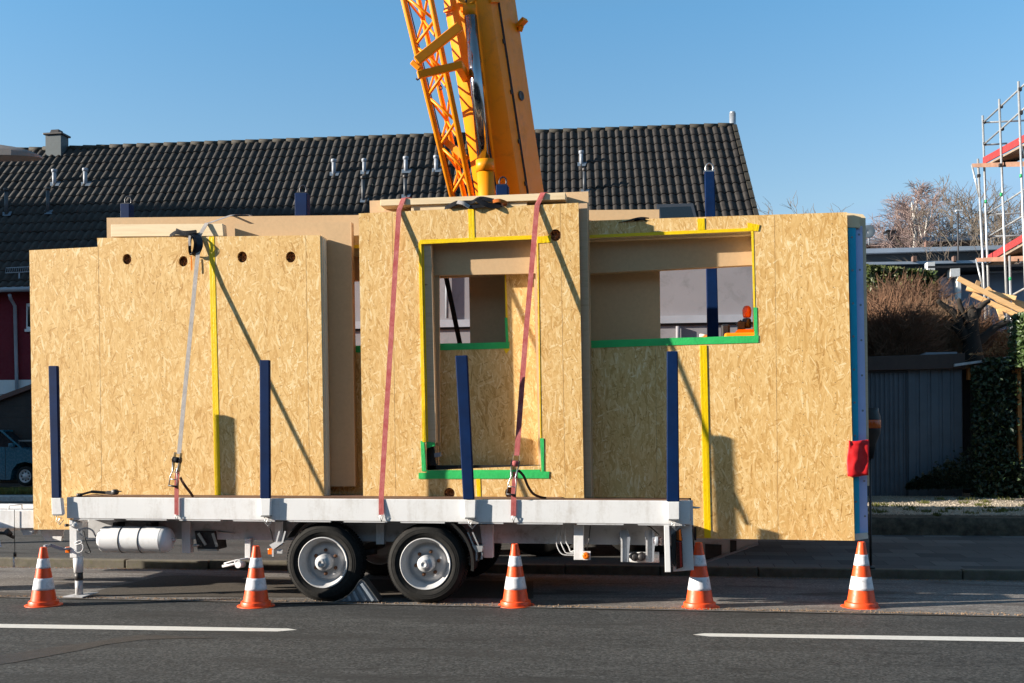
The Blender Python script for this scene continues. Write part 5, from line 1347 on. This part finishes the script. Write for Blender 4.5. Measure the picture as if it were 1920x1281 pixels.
def ivy2(rn):
    x = rn.uniform(1888,1960); yy = rn.uniform(590,690)
    if x < 1896+ (690-yy)*.05 or rn.random() < .15: x += 10
    p = D(x, yy, df); p.y = yF-.1+rn.gauss(0,.25); return p
leaves('shrub', 2600, ivy2, .05, [paint('leaf_a',(.04,.07,.018),.4,.2,9), paint('leaf_b',(.065,.10,.03),.4,.2,9)], 'bright green leafy shrub at the right edge above the lean-to', 'shrub', D(1925,690,19), 4)
def ivy3(rn):
    x = rn.uniform(1700,1830); y = 905-abs(rn.gauss(0,26))*(x-1690)/110; p = D(x,y+10,18.7); return p
leaves('ground_ivy', 2500, ivy3, .05, IVY[2:], 'low dark ivy growing at the foot of the shed', 'ivy', D(1770,925,19.6), 5)
RW = [paint('dry_leaf',(.25,.10,.035),.8,.3,9), paint('dry_leaf2',(.36,.17,.07),.8,.3,9)]
def dry(rn):
    x = rn.gauss(1878,20); t = math.exp(-((x-1885)/24)**2); return D(x, 664-rn.random()**1.6*62*t*(.7+.5*noise.noise(Vector((x*.25,0,0)))), 19.0+rn.uniform(0,.8))
leaves('dry_plant', 1300, dry, .038, RW, 'reddish dry leaved climber on top of the lean-to roof', 'plant', D(1875,675,20), 6)
# beacon seen beside the end of the load
BE = thing('warning_beacon', 'black and orange warning beacon on a stand beside the red cloth', 'warning light', (P(1638,1000,2.6).x,2.6,.115))
c = P(1631,797,2.6)
part('beacon_body', MB().lathe(c,(0,0,1),[(.001,.20),(.10,.20),(.105,.15),(.12,.10),(.125,.06)],20).lathe(c,(0,0,1),[(.125,-.04),(.12,-.1),(.07,-.22),(.04,-.4),(.001,-.4)],20), BLACK, BE)
part('beacon_lens', MB().lathe(c,(0,0,1),[(.122,.06),(.128,.05),(.128,-.03),(.122,-.04)],20), paint('orange_lens',(.5,.09,.01),.2), BE)
part('stand', MB().tube([c+Vector((0,0,-.35)),(c.x,2.6,.5),(c.x,2.6,.13)],.015,8).lathe((c.x-.05,2.6,.12),(0,0,1),[(.001,0),(.10,0),(.10,.03),(.001,.035)],16), BLACK, BE)

# ---------------------------------------------------------------- bare trees and bushes
def branch(mb, p, d, ln, r, depth, rn, cfg, tw):
    n = 4 if depth > 1 else 3
    pts = [p]; rs = [r]; d = d.normalized()
    for i in range(n):
        j = Vector((rn.gauss(0,1),rn.gauss(0,1),rn.gauss(0,1)))*cfg['wob']
        d = (d+j+Vector((0,0,cfg['up'] if depth > 1 else cfg['tipup']))).normalized()
        p = p+d*(ln/n); pts.append(p); rs.append(r*(1-(i+1)/n*.55))
    (tw if depth <= cfg['twd'] else mb).tube(pts, rs, 3 if depth <= 2 else 6, cap=False)
    if depth == 0: return
    k = cfg['kids'][min(depth, len(cfg['kids'])-1)]
    for i in range(k):
        t = rn.uniform(.25,1.0) if i else 1.0; idx = min(n-1, int(t*n)); q_ = pts[idx].lerp(pts[idx+1], t*n-idx)
        a = rn.uniform(0,6.28); dd = (pts[idx+1]-pts[idx]).normalized(); o_ = dd.orthogonal().normalized(); o2 = dd.cross(o_)
        sp_ = cfg['spread']*rn.uniform(.6,1.25); nd = dd*math.cos(sp_)+(o_*math.cos(a)+o2*math.sin(a))*math.sin(sp_)
        branch(mb, q_, nd, ln*rn.uniform(.55,.8), max(rs[idx]*.62, cfg['minr']), depth-1, rn, cfg, tw)
def tree(name, label, bx, top, dist, mats, cfg, seed, group=None, lean=0, zbase=.3, h=None):
    rn = random.Random(seed); b0_ = D(bx, 900, dist); b0_.z = zbase; tp = D(bx, top, dist)
    H = tp.z-zbase; t = thing(name, label, 'tree', b0_, group); mb = MB(); tw = MB()
    pts = []; rs = []; nseg = 9; dx = 0
    for i in range(nseg+1):
        f_ = i/nseg; pts.append(b0_+Vector((lean*f_+.12*math.sin(i*1.3+seed), .1*math.cos(i), H*f_*.92))); rs.append(cfg['r']*(1-f_*.85))
    mb.tube(pts, rs, 8, cap=False)
    for i in range(cfg['n']):
        f_ = cfg['lo']+(1-cfg['lo'])*(i/cfg['n']); k = min(nseg-1, int(f_*nseg)); q_ = pts[k].lerp(pts[k+1], f_*nseg-k)
        a = i*2.4+rn.uniform(-.4,.4); el = cfg['el']+rn.uniform(-.15,.15)+f_*.35
        branch(mb, q_, Vector((math.cos(a)*math.cos(el), math.sin(a)*math.cos(el), math.sin(el))), H*cfg['len']*(1.12-f_*.72)*rn.uniform(.8,1.15), cfg['r']*.34*(1.1-f_*.6), cfg['depth'], rn, cfg, tw)
    zm = max(v.z for v in tw.v); k_ = H/(zm-zbase)
    for m_ in (mb, tw): m_.v = [b0_+Vector(((v.x-b0_.x)*k_*cfg.get('wx',1.0),(v.y-b0_.y)*k_,(v.z-zbase)*k_)) for v in m_.v]
    part('trunk', mb, mats[0], t); part('crown', tw, mats[1], t); return t
BARK = paint('bark_grey',(.14,.12,.095),.9,.3,6); BIRCH = paint('birch_bark',(.50,.47,.43),.8,.2,5,dirt=(.08,.07,.06),dirt_amt=.6)
TWIG = paint('twig_brown',(.17,.135,.105),.9,.2,3); TWR = paint('twig_reddish',(.27,.195,.18),.9,.2,3)
oak = dict(wob=.13, up=.07, tipup=.06, twd=2, kids=[0,3,4,4,3], spread=.48, minr=.012, wx=1.55, r=.24, n=13, lo=.28, el=.55, len=.36, depth=4)
bir = dict(wob=.12, up=.12, tipup=-.16, twd=2, kids=[0,5,5,5,4], spread=.42, minr=.010, wx=1.45, r=.19, n=20, lo=.34, el=1.0, len=.15, depth=3)
GT = 'bare winter trees behind the flat roofed houses'
tree('bare_tree','small bare tree just above the right end of the load',1597,372,52,(BARK,TWIG),oak,1,GT)
tree('bare_tree','bare tree partly hidden between the load end and the birches',1640,398,50,(BARK,TWR),oak,2,GT)
tree('birch_tree','slim pale birch left of the tall drooping birch',1680,360,48,(BIRCH,TWR),bir,3,GT)
tree('birch_tree','tall pale birch with reddish drooping twigs',1712,336,47,(BIRCH,TWR),bir,4,GT)
tree('birch_tree','pale birch just right of the tallest birch behind its twigs',1738,345,49,(BIRCH,TWR),bir,14,GT)
tree('bare_tree','broad bare tree left of the scaffold with an open crown',1812,328,46,(BARK,TWIG),oak,5,GT)
tree('bare_tree','bare tree with dense twigs seen through the scaffold poles',1868,345,50,(BARK,TWIG),oak,6,GT)
tree('bare_tree','bare tree at the right edge behind the scaffold',1915,352,48,(BARK,TWIG),oak,7,GT)
tree('bare_tree','low bare tree between the birches and the broad tree',1765,388,52,(BARK,TWIG),oak,8,GT)
# brown bushes
def bush(label, x0, x1, ytop, ybot, dist, n, mat, seed, name='bare_bush'):
    rn = random.Random(seed); cx = D((x0+x1)/2, ybot, dist); mb = MB(); W_ = (D(x1,ybot,dist)-D(x0,ybot,dist)).length/2; H = D(x0,ytop,dist).z-cx.z
    for i in range(n):
        a = rn.uniform(0,6.28); rr = math.sqrt(rn.random()); b0_ = cx+Vector((math.cos(a)*rr*W_*.75, math.sin(a)*rr*W_*.5, rn.uniform(-.2,.5*H)))
        d = Vector((math.cos(a)*rr*.8+rn.gauss(0,.3), math.sin(a)*rr*.5+rn.gauss(0,.3), rn.uniform(.5,1.1))).normalized(); ln = H*rn.uniform(.3,.62)
        pts = [b0_]; p = b0_
        for k in range(4):
            d = (d+Vector((rn.gauss(0,.16),rn.gauss(0,.16),rn.gauss(-.04,.12)))).normalized(); p = p+d*ln/4; pts.append(p)
        mb.tube(pts, [.011,.009,.007,.005,.003], 3, cap=False)
        for k in range(3):
            q_ = pts[rn.randint(1,3)]; dd = (d+Vector((rn.gauss(0,.6),rn.gauss(0,.6),rn.gauss(0,.4)))).normalized(); mb.tube([q_, q_+dd*ln*.2, q_+dd*ln*.34+Vector((0,0,.03))], [.006,.005,.003], 3, cap=False)
    t = thing(name, label, 'bush', cx, 'bare brown bushes behind the shed'); part('twigs', mb, mat, t); return t
TB = [paint('bush_twig_a',(.20,.105,.06),.9,.25,2), paint('bush_twig_b',(.14,.075,.045),.9,.25,2), paint('bush_twig_c',(.23,.145,.085),.9,.25,2)]
bush('dense brown bare bush right beside the load end',1612,1720,545,700,20.6,1500,TB[0],1)
bush('rounded tawny bare bush behind the middle of the shed roof',1690,1790,560,700,21.2,1500,TB[2],2)
bush('tall reddish brown bare bush behind the tree stump',1740,1850,566,700,22.2,1300,TB[1],3)
bush('brown bare bush to the right of the tree stump under the timber planks',1835,1930,622,700,22.4,700,TB[0],4)
bush('upright bare shrub above the load end under the flat roofs',1625,1760,512,640,23.5,900,TB[1],5)
def ev(rn):
    x = rn.uniform(1622,1755); t = (x-1622)/133
    y = 498+12*t+rn.random()**1.4*85; p = D(x,y,24.3+rn.uniform(0,1)); return p
leaves('evergreen_shrub', 6500, ev, .065, [paint('ev_a',(.035,.055,.012),.5,.2,9), paint('ev_b',(.065,.08,.015),.5,.2,9)], 'dark evergreen shrub under the flat roofs left of the white gable bricks', 'shrub', D(1690,640,29), 8)
# bank of earth the bushes stand on
mb = MB(); mb.add([(XL-1,SHY+3.1,ZB),(XL+20,SHY+3.1,ZB),(XL+20,SHY+3.9,2.2),(XL-1,SHY+3.9,2.2),(XL+24,SHY+12,2.4),(XL-1,SHY+12,2.4)],[(0,1,2,3),(3,2,4,5)])
solo('bank', mb, SOIL, kind='structure')
# pollarded tree stump
ST = thing('pollarded_tree', 'dark pollarded tree stump with four stubby limbs in front of the bushes', 'tree', D(1827,700,20.6))
dt = 20.6; STB = paint('stump_bark',(.018,.014,.011),.95,.3,6,bmp=1.0)
mb = MB()
mb.tube([D(1826,730,dt),D(1824,665,dt),D(1822,635,dt),D(1822,605,dt),D(1821,580,dt)], [.30,.20,.16,.125,.10], 12)
for pts, rs_ in ((([1815,640],[1800,615],[1794,592],[1775,577],[1765,570],[1758,563]),(.10,.085,.07,.055,.05,.035)),(([1816,608],[1806,590],[1800,572],[1797,560]),(.08,.06,.05,.035)),(([1826,600],[1836,580],[1848,568],[1856,564]),(.08,.055,.045,.03)),(([1828,645],[1850,628],[1870,612],[1895,604]),(.10,.08,.06,.04)),(([1812,638],[1800,625],[1790,614],[1785,616]),(.08,.06,.05,.045)),(([1797,608],[1786,601],[1782,600]),(.03,.02,.01))):
    mb.tube(smooth_path([D(x,y,dt) for x,y in pts],3), [rs_[min(len(rs_)-1,int(i/3))] for i in range((len(pts)-1)*3+1)], 8)
for i in range(10):
    a = rnd.uniform(0,6.28); mb.tube([D(1821,582,dt), D(1821+9*math.cos(a),580-5*abs(math.sin(a)),dt)+Vector((0,.1*math.sin(a),0))], [.035,.03], 6)
part('trunk', mb, STB, ST)
# ---------------------------------------------------------------- flat roofed houses
def fbox(x0, x1, yt, yb_, d, depth, mb=None, d1=None):
    mb = mb or MB(); f_ = [D(x0,yt[0],d),D(x1,yt[1],d1 or d),D(x1,yb_[1],d1 or d),D(x0,yb_[0],d)]
    return mb.hexa(f_+[p+Vector((0,depth,0)) for p in f_])
FA = paint('blue_grey_fascia',(.33,.38,.45),.6,.1,1); FBR = paint('brown_cladding',(.10,.045,.03),.8,.3,3); DKW = paint('dark_glazing',(.02,.022,.026),.4,.4,1)
def flat_house(label, x0, x1, d, ya, yb_, yc, wallmat, depth=8):
    t = thing('flat_roofed_house', label, 'house', D((x0+x1)/2, 700, d), 'flat roofed houses beyond the bushes')
    part('roof', fbox(x0, x1, ya, yb_, d-.3, depth), FA, t)
    part('wall', fbox(x0+3, x1-3, (yb_[0],yb_[1]), (yc,yc), d, depth-.5), wallmat, t); return t
h1 = flat_house('farthest flat roofed house with a brown wall and two small chimneys',1600,1853,48,(449.5,441),(457.5,449),700,FBR)
for x in (1671,1704):
    mb = MB(); fbox(x-6,x+7,(437,436.5),(449,448),47.5,.6,mb); k_ = part('chimney', mb, DSTEEL, h1)
    mb = MB(); fbox(x-9,x+10,(431,430.5),(432.5,432),47.5,.8,mb); fbox(x-5,x-4,(432,432),(438,438),47.6,.1,mb); fbox(x+5,x+6,(432,432),(438,438),47.6,.1,mb); part('cowl', mb, DSTEEL, k_)
h2 = flat_house('middle flat roofed house with a long dark window band',1600,1882,44,(467,460),(475.5,467.5),700,DKW)
part('pier', fbox(1736,1740,(452,452),(463,463),43.9,.3), paint('brick_pier',(.15,.08,.06),.9), h2)
h3 = flat_house('nearest low flat roofed house with dark garage fronts and brick piers',1600,1900,39,(492,487),(497,492),700,DKW)
for x in (1712,1716,1788,1790): part('pier', fbox(x,x+3,(480,480),(490,490),38.6,.3), paint('brick_pier2',(.15,.09,.07),.9), h3)
h4 = thing('flat_roofed_house', 'white and blue-grey rendered building wall behind the timber planks', 'house', D(1850,640,32), 'flat roofed houses beyond the bushes')
part('wall', fbox(1795,2060,(516,506),(680,680),32,5), paint('blue_grey_wall',(.24,.28,.36),.85,.06,1), h4)
part('parapet', fbox(1840,2060,(503,499),(511,508),31.8,5.3), paint('white_parapet',(.62,.66,.72),.8), h4)
part('wall', fbox(1765,1797,(520,519),(680,680),31.4,.3), paint('lilac_wall',(.30,.28,.33),.85,.1,1), h4)
part('roof', fbox(1740,2060,(499,492),(503,497),31,6), DSTEEL, h4)
wb = paint('white_glazed_brick',(.75,.74,.72),.5,.1,20)
part('brick_gable', fbox(1739,1753,(491.5,491),(509,509),31,.4), wb, h4); part('brick_gable', fbox(1782,1800,(504,503),(519,518),31,.4), wb, h4); part('brick_gable', fbox(1795,1802,(519,519),(566,566),31,.3), wb, h4)
# satellite dish at the load end
SD = thing('satellite_dish', 'dark round satellite dish peeking out beside the top end of the load', 'satellite dish', D(1629,470,30)); c = D(1628,434,30)
part('dish', MB().lathe(c,(0,-1,0),[(.001,-.06),(.10,-.05),(.17,-.02),(.19,.0),(.18,.005),(.001,-.04)],24), paint('dish_grey',(.10,.13,.16),.5), SD)
part('mast', MB().tube([c+Vector((0,.05,0)), D(1629.5,460,30)],.02,8), GALV2, SD)
# lamp post among the trees
LP = thing('street_lamp', 'thin distant lamp post standing in front of the broad bare tree', 'street lamp', D(1798,520,40))
part('pole', MB().tube([D(1797,520,40),D(1796,396,40)],.028,8), DSTEEL, LP); part('lamp_head', fbox(1793,1806,(393,393),(396,396),40,.2), paint('lamp_white',(.6,.6,.6),.5), LP)
# timber planks leaning by the scaffold
pl = [((1796,522),(1925,588),.0),((1812,541),(1905,560),.3),((1822,552),(1925,600),.15),((1835,528),(1828,545),.5),((1858,548),(1925,577),.35),((1870,572),(1880,600),.1),((1850,540),(1925,620),.2),((1884,560),(1925,572),.45)]
lbl = ['longest timber plank sloping down to the right under the scaffold','short timber plank whose pale end is lowest on the left','timber plank sloping along the lower edge of the heap','short upright timber offcut at the left of the heap','upper timber plank at the right of the heap','small pale timber offcut hanging below the heap','timber plank crossing the heap steeply to the right edge','short timber plank at the top right of the heap']
for i, (a, b_, o_) in enumerate(pl):
    p = D(a[0],a[1],21.6+o_); r_ = D(b_[0],b_[1],21.2+o_); mb = MB().beam(p, r_, .10, .045 if i not in (3,5) else .03, up=(0,-1,.3))
    solo('timber_plank', mb, PLANK, lbl[i], 'timber', 'timber planks heaped by the scaffold', bevel=.004)
# ---------------------------------------------------------------- scaffold
SC = thing('scaffold', 'galvanised tube scaffold with red toe boards at the right edge', 'scaffold', D(1880,700,22))
def pole(a, b_, d, r_=.024, mat=None, name='standard', d2=None): return part(name, MB().tube([D(*a,d), D(*b_,d2 or d)], r_, 10), mat or GALV, SC)
pole((1842.5,217),(1859,720),23); pole((1833.5,298),(1854,720),22.6); pole((1873.5,186),(1893,720),21.9); pole((1909.5,153),(1929,720),20.7)
pole((1893,480),(1899,720),21.6)
for (a, b_, d, d2) in (((1845,229),(1960,122),23,19.5),((1846,270),(1960,168),23,19.5),((1845,230),(1960,224),23.0,23.0),((1846,272),(1888,269),23,23),
    ((1853,400),(1960,330),23,20),((1853,403),(1960,397),23,23),((1855,443),(1960,380),23,20),((1855,444),(1960,440),23,23),((1860,574),(1960,520),22.8,20),((1863,574),(1890,600),22.8,22),((1912,262),(1925,310),20.7,20.7)):
    pole(a, b_, d, .020, GALV, 'ledger', d2)
mb = MB()
for x, y, d in ((1845,229,23),(1846,270,23),(1853,400,23),(1855,443,23),(1877,200,21.9),(1879,242,21.9),(1912,168,20.7),(1914,212,20.7),(1876,310,21.9),(1835,330,22.6),(1860,575,22.8)): 
    c = D(x,y,d); mb = MB(); mb.box(c.x-.035,c.x+.035,c.y-.035,c.y+.035,c.z-.035,c.z+.035); part('coupler', mb, DSTEEL, SC, bevel=.01)
for (yl, yr_, xs_, col) in ((307,303,1822,0),(484,480,1830,0)):
    mb = MB(); f_ = [D(xs_,yl,22.7),D(1960,yr_-2,21.0),D(1960,yr_+9,21.0),D(xs_,yl+7,22.7)]
    mb.hexa(f_+[D(xs_+12,yl+2,24.0),D(1960,yr_,24.0),D(1960,yr_+6,24),D(xs_+12,yl+7,24)])
    part('platform', mb, paint('platform_wood',(.20,.10,.06),.7,.3,4), SC)
    pole((xs_,yl+2),(xs_+14,yl+62),22.7,.02,GALV,'bracket_strut',22.6); 
for (x0, y0_, x1, y1_, d0_, d1_) in ((1844,302,1928,256,23,20.6),(1852,486,1928,441,23,20.6)):
    a = D(x0,y0_,d0_); b_ = D(x1,y1_,d1_)
    part('toe_board', MB().beam(a, b_, .03, .15, up=(0,0,1)), REDB, SC, 'red painted toe board')
    part('deck_board', MB().beam(a+Vector((.25,0,-.12)), b_+Vector((.25,0,-.12)), .5, .04, up=(0,0,1)), paint('board_grey',(.25,.19,.14),.8,.2,4), SC)
for x, y, d in ((1877,362,21.9),(1848,375,22.6),(1914,327,20.7),(1894,520,21.6)): part('colour_mark', MB().tube([D(x,y,d),D(x+.3,y+6,d)],.0265,10), paint('green_mark',(.02,.35,.12),.5), SC)
# house body at the right that the scaffold surrounds (outside the frame)
NH = thing('shell_house', 'house under construction beyond the right edge, wrapped in the scaffold', 'house', (D(2250,800,20).x, D(2250,800,20).y, .5))
xx = D(2150,800,20).x; mb = MB(); mb.box(xx+.4, xx+9, D(1985,800,19).y, D(1985,800,19).y+8, .4, 6.5); part('wall', mb, GRYW, NH)

# houses on the other side of the street, behind the viewer
for i, (x0, x1, h_, col) in enumerate(((-52,-33,11.0,(.16,.10,.08)),(-31,-12,12.0,(.20,.18,.16)),(-10,9,11.5,(.14,.09,.07)),(11,30,12.0,(.19,.17,.15)),(32,50,11.0,(.16,.11,.09)))):
    oh = thing('terraced_house', ('brick','grey rendered','dark red brick','pale grey rendered','brown brick')[i]+' house on the opposite side of the street behind the viewer', 'house', ((x0+x1)/2,-26,0))
    mb = MB(); mb.box(x0,x1,-30,-21,-.05,h_-3); part('wall', mb, paint('opposite_wall_%d' % i, col, .9, .1, 2), oh)
    mb = MB(); mb.hexa([(x0-.2,-30.4,h_-3.0),(x1+.2,-30.4,h_-3.0),(x1+.2,-30.4,h_-3.1),(x0-.2,-30.4,h_-3.1),(x0-.2,-20.6,h_-3.0),(x1+.2,-20.6,h_-3.0),(x1+.2,-20.6,h_-3.1),(x0-.2,-20.6,h_-3.1)])
    mb.add([(x0,-30.2,h_-3),(x1,-30.2,h_-3),(x1,-25.5,h_),(x0,-25.5,h_),(x1,-20.8,h_-3),(x0,-20.8,h_-3)],[(0,1,2,3),(3,2,4,5),(0,3,5),(1,4,2)]); part('roof', mb, TILE, oh)
    for k in range(5):
        for f in range(3 if h_ > 11.4 else 2):
            x = x0+1.5+k*3.7; z = 1.0+f*2.8; wn = part('window', MB().box(x,x+1.4,-21.04,-20.96,z,z+1.4), WHT, oh); part('pane', MB().box(x+.1,x+1.3,-20.95,-20.93,z+.1,z+1.3), GLASS, wn)
# ================================================================= SKY, SUN, CAMERA
w = bpy.data.worlds.new('World'); sc.world = w; w.use_nodes = True; nt = w.node_tree
bg = nt.nodes['Background']; sky = nt.nodes.new('ShaderNodeTexSky'); sky.sky_type = 'NISHITA'; sky.sun_disc = False
az = math.atan2(-SUN.x, -SUN.y)      # direction towards the sun, measured from +Y clockwise
sky.sun_elevation = SUN_EL; sky.sun_rotation = az % (2*math.pi)
sky.air_density = 1.0; sky.dust_density = .25; sky.ozone_density = 2.2; sky.altitude = 200
mn = nt.nodes.new('ShaderNodeVectorMath'); mn.operation = 'MINIMUM'; mn.inputs[1].default_value = (1.9,3.1,4.7)   # tame the haze glow around the sun
nt.links.new(sky.outputs[0], mn.inputs[0])
tcw = nt.nodes.new('ShaderNodeTexCoord'); sxyz = nt.nodes.new('ShaderNodeSeparateXYZ'); nt.links.new(tcw.outputs['Generated'], sxyz.inputs[0])
grad = ramp(nt, sxyz.outputs[2], [(.10,(.66,.545,.475)),(.22,(.60,.615,.58)),(.38,(.46,.68,.715)),(.6,(.60,.66,.56))])
mm = nt.nodes.new('ShaderNodeVectorMath'); mm.operation = 'MULTIPLY'; nt.links.new(mn.outputs[0], mm.inputs[0]); nt.links.new(grad, mm.inputs[1])
sc2 = nt.nodes.new('ShaderNodeVectorMath'); sc2.operation = 'SCALE'; sc2.inputs['Scale'].default_value = 2.0; nt.links.new(mm.outputs[0], sc2.inputs[0])
nt.links.new(sc2.outputs[0], bg.inputs[0]); bg.inputs[1].default_value = .068
sl = bpy.data.lights.new('sun', 'SUN'); sl.energy = 5.0; sl.angle = math.radians(.5); sl.color = (1.0,.91,.78)
so = bpy.data.objects.new('sun', sl); COL.objects.link(so)
so.rotation_euler = (-SUN).to_track_quat('Z','Y').to_euler(); so.location = (-10,-10,12)
cam = bpy.data.cameras.new('camera'); co = bpy.data.objects.new('camera', cam); COL.objects.link(co)
cam.sensor_width = 36; cam.lens = FPX/1920*36; cam.shift_y = (YH-640.5)/1920; cam.clip_start = .05; cam.clip_end = 3000
mat = Matrix((CR, CU, -CF)).transposed().to_4x4(); mat.translation = CAM; co.matrix_world = mat
sc.camera = co
sc.view_settings.view_transform = 'Standard'; sc.view_settings.look = 'None'; sc.view_settings.exposure = 1.27; sc.view_settings.gamma = 1
sc.cycles.max_bounces = 6; sc.cycles.diffuse_bounces = 3
